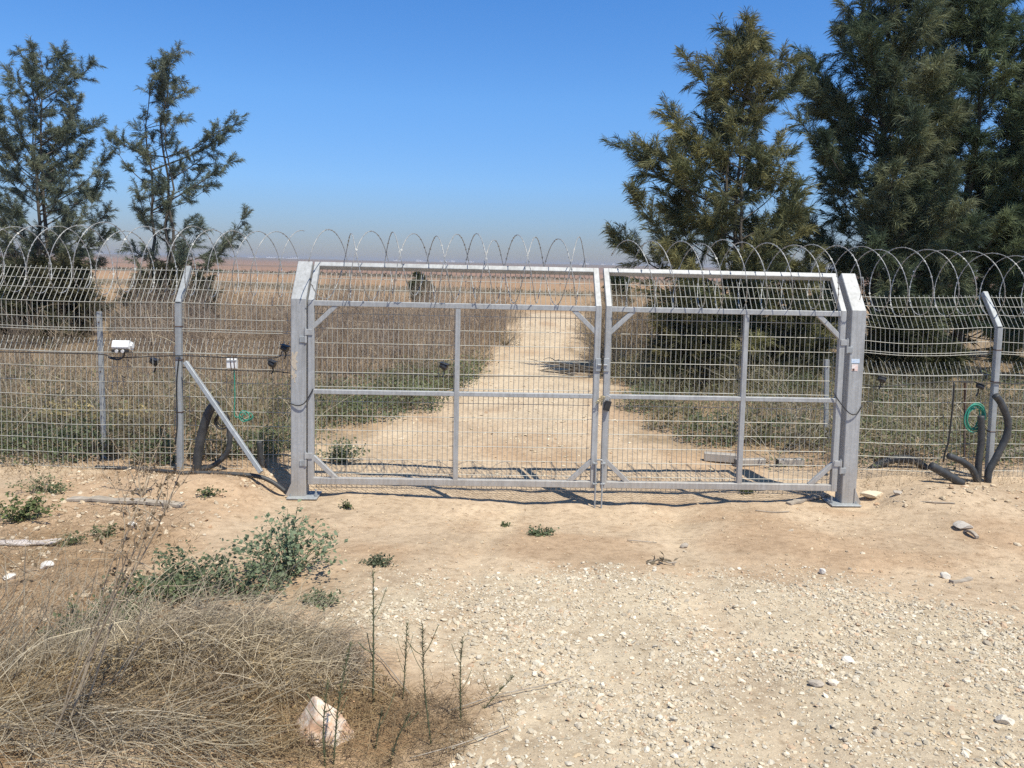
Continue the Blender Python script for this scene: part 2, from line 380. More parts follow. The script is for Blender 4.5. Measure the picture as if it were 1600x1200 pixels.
tag(mb.build('ground', MT['ground'], None, True), 'bare tan earth with a stony track and fields running to the horizon', 'ground', kind='structure')
RNG = np.random.default_rng(7)

# ------------------------------------------------------------------ gravel
def ico():
    t = (1+5**.5)/2
    V = np.array([(-1, t, 0), (1, t, 0), (-1, -t, 0), (1, -t, 0), (0, -1, t), (0, 1, t), (0, -1, -t), (0, 1, -t), (t, 0, -1), (t, 0, 1), (-t, 0, -1), (-t, 0, 1)], float)
    F = np.array([(0, 11, 5), (0, 5, 1), (0, 1, 7), (0, 7, 10), (0, 10, 11), (1, 5, 9), (5, 11, 4), (11, 10, 2), (10, 7, 6), (7, 1, 8), (3, 9, 4), (3, 4, 2), (3, 2, 6), (3, 6, 8), (3, 8, 9), (4, 9, 5), (2, 4, 11), (6, 2, 10), (8, 6, 7), (9, 8, 1)])
    return V/np.linalg.norm(V[0]), F
IV, IF = ico()
OV = np.array([(1, 0, 0), (-1, 0, 0), (0, 1, 0), (0, -1, 0), (0, 0, 1), (0, 0, -1)], float)
OF = np.array([(0, 2, 4), (2, 1, 4), (1, 3, 4), (3, 0, 4), (2, 0, 5), (1, 2, 5), (3, 1, 5), (0, 3, 5)])
def stones(mb, x, y, s, V0, F0, rng, col):
    n = len(x); k = len(V0)
    V = V0[None]*(1+rng.uniform(-.38, .30, (n, k, 1)))*np.stack([rng.uniform(.75, 1.35, n), rng.uniform(.65, 1.05, n), rng.uniform(.30, .70, n)], -1)[:, None, :]
    a = rng.uniform(0, 2*np.pi, n); b = rng.normal(0, .35, n)
    ca, sa, cb, sb = np.cos(a), np.sin(a), np.cos(b), np.sin(b)
    X = V[..., 0]*cb[:, None] + V[..., 2]*sb[:, None]; Z = -V[..., 0]*sb[:, None] + V[..., 2]*cb[:, None]; Y = V[..., 1]
    V = np.stack([X*ca[:, None]-Y*sa[:, None], X*sa[:, None]+Y*ca[:, None], Z], -1)*s[:, None, None]
    z = height(x, y) + s*.18
    V = V + np.stack([x, y, z], -1)[:, None, :]
    mb.add(V.reshape(-1, 3), [(np.arange(n)[:, None, None]*k+F0[None]).reshape(-1, 3)], np.repeat(col, k, 0))
def stone_col(n, rng):
    c = np.array([.575, .495, .37])*np.ones((n, 3)); q = rng.random((n, 1))
    c = np.where(q < .18, [.50, .43, .33], c); c = np.where(q > .82, [.68, .61, .49], c); c = np.where((q > .55) & (q < .63), [.56, .41, .28], c)
    return c*rng.uniform(.82, 1.14, (n, 1))
def scatter(n, x0, x1, y0, y1, dens):
    x = RNG.uniform(x0, x1, n); y = RNG.uniform(y0, y1, n); k = RNG.random(n) < dens(x, y); return x[k], y[k]
mb = MB()
clump = lambda x, y: .30+.70*sst(.38, .62, fbm(x, y, .5, 61, 3))
x, y = scatter(150000, -1.3, 4.4, -5.8, -2.0, lambda x, y: gravel_mask(x, y)*clump(x, y)); s = .0035+.0075*RNG.random(len(x))**2.0
stones(mb, x, y, s, OV, OF, RNG, stone_col(len(x), RNG))
x, y = scatter(17000, -1.3, 4.4, -5.8, -2.0, lambda x, y: gravel_mask(x, y)*clump(x, y)); s = .009+.012*RNG.random(len(x))**2.0
stones(mb, x, y, s, IV, IF, RNG, stone_col(len(x), RNG))
x, y = scatter(420, -1.3, 4.4, -5.8, -2.0, gravel_mask); s = .014+.012*RNG.random(len(x))**2
stones(mb, x, y, s, IV, IF, RNG, stone_col(len(x), RNG))
x, y = scatter(52000, -5, 7, -5.4, .8, lambda x, y: (.25+.75*sst(.35, .65, fbm(x, y, .45, 68, 3)))*(.6-.3*litter_mask(x, y)+.4*gauss(x, y, -.7, -2.6, .8, .6))); s = .0028+.012*RNG.random(len(x))**5
stones(mb, x, y, s, OV, OF, RNG, stone_col(len(x), RNG)*[.96, .86, .74])
x, y = scatter(380, -5, 7, -5.4, .6, lambda x, y: x*0+1.); s = .010+.016*RNG.random(len(x))**4
stones(mb, x, y, s, IV, IF, RNG, stone_col(len(x), RNG)*[.98, .92, .86])
x, y = scatter(9000, -2, 4.6, .8, 26, lambda x, y: (x > road_l(y))*(x < road_r(y))*(.25+.75*sst(.4, .6, fbm(x, y, 1.7, 131, 3)))); s = .008+.03*RNG.random(len(x))**4
stones(mb, x, y, s, OV, OF, RNG, stone_col(len(x), RNG)*[1., .95, .88])
x, y = scatter(2600, -6, -2.2, -3.4, .5, lambda x, y: sst(.45, .6, fbm(x, y, .6, 66, 3))); s = .008+.022*RNG.random(len(x))**3
stones(mb, x, y, s, IV, IF, RNG, stone_col(len(x), RNG)*[1., .94, .88])
x, y = scatter(1500, 3.9, 8, -1.6, .6, lambda x, y: sst(.42, .6, fbm(x, y, .5, 67, 3))); s = .008+.03*RNG.random(len(x))**3.5
stones(mb, x, y, s, IV, IF, RNG, stone_col(len(x), RNG)*[1., .93, .85])
tag(mb.build('gravel', MT['gravel']), 'pale crushed limestone gravel spread over the earth before the gate', 'gravel', kind='stuff')

# ------------------------------------------------------------------ gate posts
KZ = 1.955; TZ = 2.325; LEAN = .285
def gate_post(x, label, sticker):
    t = thing('gate_post', (x, .03, 0), label, 'gate post', 'square steel posts the gate hangs on')
    p = PB(); p.beam((x, .0755, -.02), (x, .0755, KZ), .15, .15, (0, 1, 0), .006)
    p.part('upright', MT['galv'], t)
    p = PB(); u = np.array([0, LEAN, TZ-KZ]); u /= np.linalg.norm(u); nrm = np.array([0, -u[2], u[1]])
    a = np.array([x, 0., KZ-.001]) - nrm*.0; top = a + u*np.linalg.norm([LEAN, TZ-KZ])
    p.beam(a-nrm*.0745+u*.002, top-nrm*.0745, .148, .149, nrm, .006); p.part('angled_top', MT['galv'], t)
    p = PB(); s = 1 if x > 0 else -1
    p.box((x-.05*s*1, .055, -.028), .30, .26, .014, .003); o = p.part('base_plate', MT['galv2'], t)
    for dx, dy in ((-.125, -.05), (.125, -.05), (-.125, .15)):
        b = PB(); cx = x-.05*s+dx; b.tube([(cx, .055+dy, -.02), (cx, .055+dy, .05)], .009, 8); b.tube([(cx, .055+dy, -.018), (cx, .055+dy, .004)], .017, 6)
        b.part('anchor_bolt', MT['galv2'], o)
    gx0 = x+.076*s
    for yy in (-.008, .10):
        p = PB()
        V = [(gx0-.02*s, yy, -.02), (gx0+.07*s-.02*s, yy, -.02), (gx0-.02*s, yy, .14)]; V2 = [(a_, b_+.006, c_) for a_, b_, c_ in V]
        p.add(V+V2, [[[0, 1, 2], [5, 4, 3]], [[0, 3, 4, 1], [1, 4, 5, 2], [2, 5, 3, 0]]])
        p.part('gusset', MT['galv'], t)
    if sticker:
        q = PB(); q.box((x-.012, -.0012, 1.445), .085, .002, .042, .0005); q.part('sticker', MT['stkb'], t, label='small pale blue and white rectangular sticker')
        q = PB(); q.box((x-.015, -.0012, 1.378), .062, .002, .066, .0005); k = q.part('sticker', MT['stkr'], t, label='small pinkish white square sticker with dark figure')
        q = PB(); q.box((x-.028, -.0032, 1.358), .02, .002, .022, .0005); q.part('printed_figure', MT['iron'], k)
    else:
        rr = np.random.default_rng(3)
        for zc, zr, xr in ((1.36, .10, .05), (1.2, .07, .03)):
            q = PB(); th = np.linspace(0, 2*np.pi, 18, endpoint=False); k = 1+rr.uniform(-.75, .35, 18)
            P = np.stack([x-.045+xr*np.cos(th)*k, np.full(18, -.0010), zc+zr*np.sin(th)*k], -1); P = np.clip(P, [x-.068, -1, 0], [x+.06, 1, 3])
            q.add(np.vstack([P, P+[0, .0025, 0]]), [[list(range(18))], [[i_, 18+i_, 18+(i_+1) % 18, (i_+1) % 18] for i_ in range(18)]], (.56, .50, .41))
            q.part('dried_mud_smear', MT['rock'], t)
    return t
gate_post(-1.87, 'square galvanised post at the left end of the gate with a dried mud smear', False)
gate_post(3.72, 'square galvanised post at the right end of the gate bearing two small stickers', True)

# ------------------------------------------------------------------ gate leaves
def wire_grid(p, x0, x1, zs, yf, sx, r=.0021, warp=None):
    """vertical wires along the profile zs -> yf, and horizontals at the given heights"""
    pass
def wires(p, xs, prof, hz, r=.0029, rh=.0031, warp=None, sub=1):
    prof = np.asarray(prof, float)          # (k,2): y,z along the wire
    if sub > 1:
        q = []
        for a, b in zip(prof[:-1], prof[1:]): q += [a+(b-a)*i_/sub for i_ in range(sub)]
        prof = np.array(q+[prof[-1]])
    for X in xs:
        P = np.stack([np.full(len(prof), X), prof[:, 0], prof[:, 1]], -1)
        if warp: P = warp(P)
        p.tube(P, r, 4, cap=False)
    xx = np.linspace(xs[0]-.02, xs[-1]+.02, 2 if not warp else 40)
    for (Y, Z) in hz:
        P = np.stack([xx, np.full(len(xx), Y-.004), np.full(len(xx), Z)], -1)
        if warp: P = warp(P)
        p.tube(P, rh, 4, cap=False)
def gate_leaf(xh, xm, xc, label):
    """xh: hinge stile centre, xm: meeting stile centre, xc: middle stile centre"""
    s = 1 if xm > xh else -1
    t = thing('gate_leaf', (xh, .03, 0), label, 'gate', 'two leaves of the steel gate')
    G = MT['galv']; D = .06; yc = .03
    def bm(name, a, b, wd, hd, up=(0, 1, 0), mat=None):
        p = PB(); p.beam(a, b, wd, hd, up); return p.part(name, mat or G, t)
    bm('hinge_stile', (xh, yc, .10), (xh, yc, 1.945), .058, D); bm('meeting_stile', (xm, yc, .10), (xm, yc, 1.945), .06, D)
    xa, xb = xh+.029*s, xm-.03*s
    bm('top_rail', (xa, yc, 1.917), (xb, yc, 1.917), .052, D-.006); bm('bottom_rail', (xa, yc, .134), (xb, yc, .134), .066, D-.006)
    bm('middle_stile', (xc, yc, .168), (xc, yc, 1.890), .05, D-.010)
    bm('middle_rail', (xa, yc, 1.036), (xc-.025*s, yc, 1.036), .044, D-.014); bm('middle_rail', (xc+.025*s, yc, 1.036), (xb, yc, 1.036), .044, D-.014)
    for cx, dx in ((xa, s), (xb, -s)):
        for z0, dz in ((.168, 1), (1.890, -1)):
            L_ = .20
            bm('corner_brace', (cx+dx*(L_+.02), yc, z0-.012*dz), (cx-dx*.012, yc, z0+dz*(L_+.01)), .046, D-.018)
    u = np.array([0, LEAN, TZ-1.95]); ln = np.linalg.norm(u); u /= ln; nrm = np.array([0, -u[2], u[1]])
    b0 = np.array([0, .0, 1.948]) - nrm*.03
    for X in (xh, xm):
        a = b0+np.array([X, 0, 0]); bm('awning_stile', a, a+u*ln, .056, .058, nrm)
    a = b0+u*(ln-.027); p = PB(); p.beam(a+[xh+.028*s, 0, 0], a+[xm-.028*s, 0, 0], .054, .066, nrm); p.part('awning_rail', G, t)
    lo, hi = min(xh, xm), max(xh, xm)
    xs = np.arange(lo+.045, hi-.04, .0505)
    p = PB(); wires(p, xs, [(.070, .045), (.070, 1.90)], [(.070, z) for z in np.arange(.055, 1.9, .1465)]); p.part('wire_mesh', MT['wire'], t)
    p = PB(); q0 = b0+u*.0 - nrm*.034; q1 = b0+u*(ln-.05) - nrm*.034
    wires(p, xs, [(q0[1], q0[2]), (q1[1], q1[2])], [tuple((q0+(q1-q0)*f)[1:]) for f in (.08, .42, .74)]); p.part('awning_mesh', MT['wire'], t)
    for z in (1.60, .36):
        p = PB(); xp = xh-.052*s
        p.tube([(xp, .0, z-.075), (xp, .0, z-.005)], .013, 10); h = p.part('hinge', MT['galv'], t)
        q = PB(); q.tube([(xp, .0, z), (xp, .0, z+.062)], .013, 10); q.box((xh-.02*s, -.004, z+.031), .072, .012, .058, .002); q.part('hinge_strap', MT['galv'], h)
        q = PB(); q.box((xp-.03*s, -.004, z-.042), .05, .010, .06, .002); q.part('hinge_plate', MT['galv2'], h)
        q = PB(); q.tube([(xp, .0, z+.060), (xp, .0, z+.076)], .008, 8); q.part('hinge_pin', MT['galv2'], h)
    # drop bolt on the meeting stile
    p = PB(); xd = xm+.018*s
    p.tube([(xd, -.016, -.10), (xd, -.016, .375)], .0085, 8); d = p.part('drop_bolt', MT['galv2'], t)
    q = PB(); q.tube(smooth_path([(xd, -.016, .372), (xd+.012*s, -.02, .395), (xd+.045*s, -.03, .40)], 10), .0085, 8); q.part('bolt_handle', MT['galv'], d)
    for z in (.15, .36):
        q = PB(); q.box((xm+.012*s, -.010, z), .045, .030, .016, .002); q.part('bolt_guide', MT['galv2'], d)
    # lug of the latch
    p = PB(); p.box((xm+.010*s, -.006, 1.36), .05, .012, .13, .002); k = p.part('latch_plate', MT['galv2'], t)
    q = PB(); q.tube([(xm+.005*s, -.020, 1.36), (xm+.04*s, -.020, 1.36)], .008, 8); q.part('latch_pin', MT['galv'], k)
    return t
gate_leaf(-1.7475, 1.093, -.3035, 'left leaf of the steel mesh gate, its middle rail ending at the padlock')
gate_leaf(3.5635, 1.197, 2.5865, 'right leaf of the steel mesh gate, narrower, trees behind its upper half')

# padlock with its chain
t = thing('padlock', (1.185, -.03, .95), 'dark padlock hanging on a short chain between the two gate leaves', 'padlock')
p = PB(); c = np.array([1.205, -.030, .955]); p.beam(c+[.012, 0, .045], c+[-.012, 0, -.05], .062, .035, (0, 1, 0), .006); p.part('lock_body', MT['black'], t)
p = PB(); p.tube(smooth_path([c+[-.010, 0, .04], c+[-.03, 0, .075], c+[-.005, 0, .095], c+[.028, 0, .078], c+[.03, 0, .045]], 16), .005, 6); p.part('shackle', MT['galv'], t)
p = PB()
for i_, (dx, dz) in enumerate([(-.10, .03), (-.085, .055), (-.065, .075), (-.045, .085), (-.055, .05), (-.06, .02)]):
    th = np.linspace(0, 2*np.pi, 13); a_ = i_*.9
    P = np.stack([c[0]+dx+.018*np.cos(th)*math.cos(a_), c[1]-.004+.012*np.sin(th)*(1 if i_ % 2 else .3), c[2]+dz+.018*np.cos(th)*math.sin(a_)+.008*np.sin(th)], -1); p.tube(P, .0035, 6, cap=False)
p.part('chain', MT['brass'], t)

# black cables joining posts and leaves
def cable(name, pts, r, label, cat='cable', mat=None, n=30, group=None, k=6):
    p = MB(); P = smooth_path(pts, n); b = P[0].copy(); p.tube(P-b, r, k); o = p.build(name, mat or MT['black'], None, True); o.location = b.tolist()
    return tag(o, label, cat, group)
cable('safety_cable', [(-1.955, -.006, .92), (-1.87, -.022, .90), (-1.80, -.03, .93), (-1.745, -.02, 1.02), (-1.72, -.012, 1.07)], .006, 'black cable looped across the left gate post to the leaf')
cable('safety_cable', [(3.50, -.012, 1.12), (3.56, -.02, 1.03), (3.66, -.035, .92), (3.74, -.02, .91), (3.80, -.006, .99)], .006, 'black cable looped across the right gate post below its stickers')

# ------------------------------------------------------------------ wire fences
def warpL(P):
    Q = P.copy(); Q[:, 1] += .02*np.sin(P[:, 0]*2.1)+.012*np.sin(P[:, 0]*5+P[:, 2]*2); Q[:, 2] += .006*np.sin(P[:, 0]*3.3); return Q
def warpR(P):
    Q = P.copy(); b = sst(3.7, 4.6, P[:, 0])*sst(5.6, 5.0, P[:, 0]); Q[:, 1] += .02*np.sin(P[:, 0]*2.4)+.05*b*np.sin(P[:, 2]*3.1+P[:, 0]*2)
    Q[:, 2] += -.035*b*sst(.6, 2.0, P[:, 2]) + .010*np.sin(P[:, 0]*4.1+P[:, 2]*3)*sst(.8, 1.6, P[:, 2]); Q[:, 0] += .012*np.sin(P[:, 2]*3+P[:, 0])*sst(.9, 2, P[:, 2]); return Q
def fence(x0, x1, Y, posts, brace, dz, warp, label):
    t = thing('mesh_fence', (posts[0], Y, H1(posts[0], Y)), label, 'fence')
    for X in posts:
        p = PB(); zb = H1(X, Y)-.06; k = np.array([X, Y-.03, 1.86+dz])
        p.beam((X, Y-.03, zb), k, .06, .06, (0, 1, 0), .005); u = np.array([0, .29, .37]); nr = np.array([0, -u[2], u[1]])
        p.beam(k+[0, 0, -.0], k+u, .058, .058, nr, .005); f = p.part('fence_post', MT['galv2'], t)
        for z in (1.27+dz, .72+dz, 1.62+dz):
            q = PB(); q.box((X, Y-.026, z), .068, .074, .010, .002); q.part('post_clip', MT['iron'], f)
    if brace:
        p = PB(); p.beam(brace[0], brace[1], .043, .043, (0, 1, 0), .004); p.part('brace', MT['galv2'], t)
    xs = np.arange(x0, x1, .0535); rr = np.random.default_rng(5); xs = xs + rr.normal(0, .0015, len(xs))
    yl = Y+.02
    p = PB(); wires(p, xs, [(Y, 1.555+dz), (Y, 1.86+dz), (Y+.275, 2.215+dz)], [(Y, 1.565+dz), (Y, 1.59+dz), (Y, 1.70+dz), (Y, 1.86+dz), (Y+.105, 1.995+dz), (Y+.18, 2.09+dz), (Y+.255, 2.19+dz)], warp=warp, sub=3); p.part('upper_panel', MT['wire'], t)
    hz = [(yl, z+dz) for z in np.arange(.11, 1.34, .1525)] + [(yl, 1.335+dz)]
    p = PB(); wires(p, xs, [(yl, .08+dz), (yl, 1.335+dz), (yl+.085, 1.475+dz)], hz, warp=warp, sub=4); p.part('lower_panel', MT['wire'], t)
    return t
fl = fence(-9.6, -1.96, .5, [-3.22, -6.3, -9.4], (at_y(290, 566, .40), at_y(408, 738, -.02)), 0, warpL, 'mesh fence left of the gate with one diagonal brace to its post')
fr = fence(3.84, 9.9, .6, [5.545, 8.6], None, -.09, warpR, 'sagging mesh fence right of the gate with a black hose beside its post')

# ------------------------------------------------------------------ razor wire
def razor(x0, x1, yc, z0, z1, Rr, pitch, label, seed, rr=.0042):
    rng = np.random.default_rng(seed); Bs, Ts = [], []
    t = thing('razor_wire_coil', (x0+.1, yc, z0), label, 'razor wire', 'coils of razor wire along the top of fence and gate')
    hand = 1 if x0 > 1 else -1
    for strand in (0, 1):
        if -1.85 < x0 < 1 and strand: hand = 1          # the coil over the left leaf is wound criss-cross
        turns = (x1-x0-.2)/pitch; n = int(turns*44); th = np.linspace(0, turns*2*np.pi, n); kk = np.arange(n)/n
        wob = lambda k_, a_: a_*np.interp(th, np.linspace(0, th[-1], max(4, int(turns*k_))), rng.normal(0, 1, max(4, int(turns*k_))))
        ph = th + np.pi*strand + wob(1.2, .28)
        X = x0+.1+pitch*th/(2*np.pi) - .05*pitch*np.cos(ph) + wob(2, .012)
        rad = Rr*(1+wob(2.2, .05)); zc = np.interp(kk, [0, 1], [z0, z1]) + wob(1.1, .016)
        P = np.stack([np.clip(X, x0, x1), yc+hand*rad*np.cos(ph), zc+rad*np.sin(ph)], -1)
        p = PB(); p.tube(P, rr, 5, cap=True); p.part('core_wire', MT['razor'], t, True)
        seg = np.linalg.norm(np.diff(P, axis=0), axis=1); sacc = np.concatenate([[0], np.cumsum(seg)]); S = np.arange(.03, sacc[-1], .062)
        Bs.append(np.stack([np.interp(S, sacc, P[:, i_]) for i_ in range(3)], -1)); Ts.append(np.stack([np.interp(S, sacc, np.gradient(P[:, i_])) for i_ in range(3)], -1))
    B = np.concatenate(Bs); T = np.concatenate(Ts); T /= np.linalg.norm(T, axis=1)[:, None]
    A = rng.normal(size=B.shape); A -= T*np.sum(A*T, 1)[:, None]; A /= np.linalg.norm(A, axis=1)[:, None]; Cn = np.cross(T, A)
    q = PB(); l, wd, tk = .018, .0105, .0008
    V = []
    for sgn in (-1, 1):
        o_ = Cn*tk*sgn
        V += [B+T*l+o_, B+A*wd+o_, B-T*l+o_, B-A*wd+o_]
    V = np.stack(V, 1); m = 8
    q.add(V.reshape(-1, 3), [(np.arange(len(B))[:, None, None]*m+np.array([[0, 1, 2, 3], [7, 6, 5, 4], [0, 4, 5, 1], [1, 5, 6, 2], [2, 6, 7, 3], [3, 7, 4, 0]])[None]).reshape(-1, 4)])
    q.part('barb', MT['razor'], t, label='flat pressed barbs along the whole coil')['kind'] = 'stuff'
    return t
razor(-9.6, -1.9, .72, 2.29, 2.29, .35, .46, 'razor wire coil along the left fence in front of the two left trees', 1)
razor(-1.82, 1.12, .19, 2.30, 2.28, .335, .42, 'razor wire coil over the left gate leaf against open sky', 2)
razor(1.22, 3.75, .19, 2.27, 2.28, .34, .46, 'razor wire coil over the right gate leaf in front of the olive tree', 3)
razor(3.85, 9.9, .82, 2.27, 2.14, .36, .50, 'razor wire coil along the sagging right fence against dark trees', 4)

# ------------------------------------------------------------------ old posts and stakes behind the fence
def old_post(pa, pb, Y, wd, label, mat):
    a = at_y(*pb, Y); b = at_y(*pa, Y); a[2] = min(a[2], H1(a[0], Y))-.02
    t = thing('old_post', (a[0], Y, a[2]), label, 'post')
    p = PB(); p.beam(a, b, wd, wd*.7, (0, 1, 0), .004); o = p.part('angle_bar', mat, t)
    for f in (.93, .6, .3):
        p = PB(); c = a+(b-a)*f+np.array([0, -wd*.36, 0]); p.tube([c, c+[0, -.010, 0]], .007, 6); p.part('bolt_head', MT['iron'], o)
old_post((155, 487), (163, 708), .95, .05, 'short weathered grey post standing behind the left fence', MT['galv2'])
old_post((1292, 562), (1290, 722), 2.2, .055, 'slim pale grey post standing behind the right gate leaf', MT['galv2'])
old_post((1508, 598), (1507, 738), .95, .025, 'thin dark iron stake behind the right fence near the green cord', MT['iron'])

# ------------------------------------------------------------------ cables, lamps and sensors along the fences
YL, YR = .43, .53
def fp(Y, *pts): return [at_y(x, y, Y) for x, y in pts]
cable('fence_cable', [(-9.5, YL, 1.33)] + fp(YL, (0, 550), (100, 552), (160, 554), (180, 559), (240, 557), (290, 556), (360, 559), (430, 559), (441, 549)), .006, 'black cable along the left fence ending at the upper sensor', n=60)
cable('fence_cable', fp(YL, (285, 574), (345, 578), (400, 580), (425, 580), (453, 583)), .005, 'black cable below the upper one running to the left gate post', n=30)
cable('fence_cable', fp(YL, (280, 556), (276, 600), (277, 660), (274, 694)), .007, 'black cable hanging down beside the left fence post', n=20)
cable('fence_cable', fp(.115, (490, 583), (560, 584), (640, 585), (694, 589), (780, 588), (925, 589)), .004, 'thin black cable across the left gate leaf above its middle rail', n=40)
cable('fence_cable', fp(YR, (1348, 601), (1380, 604), (1450, 598), (1520, 596), (1548, 599)) + [(9.6, YR, 1.15)], .005, 'thin black cable along the right fence', n=40)
cable('hanging_cable', fp(YR, (1491, 597), (1488, 640), (1482, 690), (1477, 705), (1474, 722)), .009, 'thick black cable hanging down to a conduit end by the right fence', n=24)
def sensor(px, py, Y, label, s=.045):
    c = at_y(px, py, Y); t = thing('sensor', c, label, 'sensor')
    p = PB(); p.tube([c+[-.030, .0, .016], c+[.0, -.01, .006], c+[.034, -.02, -.010]], [s*.62, s*.8, s*.72], 10); p.part('housing', MT['black'], t)
    p = PB(); p.tube(smooth_path([c+[0, .01, -.03], c+[.006, .02, -.07], c+[-.012, .02, -.11]], 8), .008, 6); p.part('bracket', MT['black'], t)
    p = PB(); p.beam(c+[-.035, .005, .046], c+[.05, -.025, .022], .07, .006, (0, 0, 1), .001); p.part('visor', MT['black'], t)
sensor(445, 545, YL-.02, 'black sensor on the left fence nearest the gate post, the upper of two')
sensor(425, 569, YL-.02, 'black sensor on the left fence just below and left of another')
sensor(693, 573, .06, 'black sensor on the left gate leaf beside its middle stile')
sensor(241, 566, YL+.16, 'black sensor on the left fence just right of the white floodlight')
sensor(1377, 593, YR-.02, 'black sensor on the right fence close to the gate post', .05)
sensor(1530, 604, YR-.02, 'black sensor tucked against the right fence post', .04)
# small white floodlight
c = at_y(192, 543, YL-.03); t = thing('floodlight', c, 'small white floodlight box with two lenses clipped to the left fence', 'floodlight')
p = PB(); p.beam(c+[-.085, 0, .02], c+[.085, 0, .02], .12, .085, (0, .35, 1), .012); h = p.part('housing', MT['white'], t)
p = PB(); p.beam(c+[-.082, -.055, -.03], c+[.082, -.055, -.03], .03, .03, (0, 0, 1), .004); p.part('lower_lip', MT['black'], t)
for dx in (-.03, .03):
    p = PB(); p.tube([c+[dx, -.068, -.03], c+[dx, -.078, -.032]], .017, 10); p.part('lens', MT['white'], t)
p = PB(); p.tube([c+[.083, 0, .02], c+[.105, 0, .02]], .03, 8); p.part('side_cap', MT['white'], t)
p = PB(); p.tube(smooth_path([c+[.01, .0, -.03], c+[0, .02, -.09], c+[-.06, .02, -.13], c+[-.16, .02, -.11]], 12), .010, 6); p.part('lead', MT['black'], t)
# broken white junction box with cord
c = at_y(363, 568, YL); t = thing('junction_box', c, 'white junction box split by dark straps on the left fence', 'junction box')
p = PB(); p.box(c, .10, .05, .105, .008); b_ = p.part('box_body', MT['white'], t)
for dx, dz in ((-.014, 0), (.022, .01)):
    p = PB(); p.beam(c+[dx, -.027, .06+dz], c+[dx+.012, -.027, -.06], .008, .006, (0, 1, 0), .001); p.part('strap', MT['iron'], t)
p = PB(); p.beam(c+[-.05, -.028, .028], c+[.05, -.028, .034], .012, .006, (0, 1, 0), .001); p.part('strap', MT['galv2'], t)
# green cords
cable('green_twine', fp(YL, (366, 578), (367, 620), (366, 648), (372, 652), (379, 650)), .006, 'thin green cord hanging from the white junction box', 'cord', MT['green'], 24)
def coil(px, py, Y, rx, rz, turns, r, label, mat, seed):
    c = at_y(px, py, Y); rr = np.random.default_rng(seed); n = turns*30; th = np.linspace(0, turns*2*np.pi, n); k = np.repeat(rr.uniform(.82, 1.08, turns+1), 30)[:n]
    k = np.convolve(np.pad(k, 10, 'edge'), np.ones(21)/21, 'valid')
    o1 = np.interp(th, np.linspace(0, th[-1], turns*2), rr.normal(0, .016, turns*2)); o2 = np.interp(th, np.linspace(0, th[-1], turns*2), rr.normal(0, .014, turns*2))
    P = np.stack([rx*np.cos(th)*k+o1, -.02+np.linspace(0, .05, n)+o2*.5, rz*np.sin(th)*k+o2], -1)
    p = MB(); p.tube(P, r, 6); o = p.build('twine_coil', mat, None, True); o.location = c.tolist(); tag(o, label, 'cord')
coil(1523, 652, YR-.06, .095, .145, 6, .0065, 'green cord coiled into a ring beside the right fence post', MT['green'], 4)
coil(383, 652, YL-.03, .055, .05, 3, .005, 'small tangle of green cord behind the diagonal brace', MT['green'], 8)
coil(347, 660, YL-.01, .07, .085, 3, .007, 'small ring of black cable behind the diagonal brace', MT['black'], 9)

# ------------------------------------------------------------------ conduits
def conduit(Y, px, r, label, end=False, rib=False, n=40, dz=0):
    pts = []
    for q in px:
        yy = q[2] if len(q) > 2 else Y
        v = at_y(q[0], q[1], yy)
        if len(q) > 2 or r == .022: v[2] = max(v[2], H1(v[0], v[1])+r*.6)
        pts.append(v)
    P = smooth_path(pts, n if not rib else n*5); b = P[0].copy(); P = P-b
    rad = r if not rib else r*(1+.07*np.sign(np.sin(np.arange(len(P))*2.1)))
    p = MB(); p.tube(P, rad, 10); o = p.build('conduit', MT['conduit'], None, True); o.location = b.tolist(); return tag(o, label, 'conduit')
conduit(.36, [(307, 745), (309, 715), (315, 680), (326, 645), (338, 628)], .046, 'thick dark conduit rising in an arc beside the left fence post')
conduit(.40, [(300, 737), (330, 729), (352, 712), (359, 690), (358, 668)], .027, 'thinner black conduit curving up behind the diagonal brace', rib=False)
conduit(.05, [(150, 741, .55), (215, 738, .45), (262, 737, .20), (283, 742), (300, 747), (350, 746), (400, 744), (425, 753), (446, 768)], .022, 'long black conduit lying on the bank up to the left gate post', n=70)
conduit(.55, [(405, 690), (408, 715), (418, 748)], .030, 'short stub of conduit standing between brace and left gate post')
conduit(.30, [(1455, 728), (1475, 739), (1503, 756)], .047, 'fat dark conduit stub lying against the bank by the right fence')
conduit(.40, [(1482, 712), (1505, 722), (1520, 735), (1529, 758)], .036, 'dark conduit arching over towards the right fence post', n=40)
conduit(.42, [(1528, 762), (1529, 725), (1533, 690), (1533, 650)], .036, 'straight dark conduit standing left of the right fence post')
conduit(.38, [(1543, 763), (1545, 738), (1558, 712), (1573, 680), (1574, 655), (1564, 630), (1555, 618)], .037, 'dark conduit bulging out right of the right fence post', n=50)
conduit(.95, [(1345, 752), (1365, 732), (1395, 718), (1425, 719), (1448, 733), (1465, 745)], .045, 'ribbed black hose humped behind the right fence', rib=True)
conduit(1.1, [(1372, 738), (1400, 733), (1440, 737), (1470, 742)], .045, 'ribbed black hose lying low behind the humped one', rib=True)

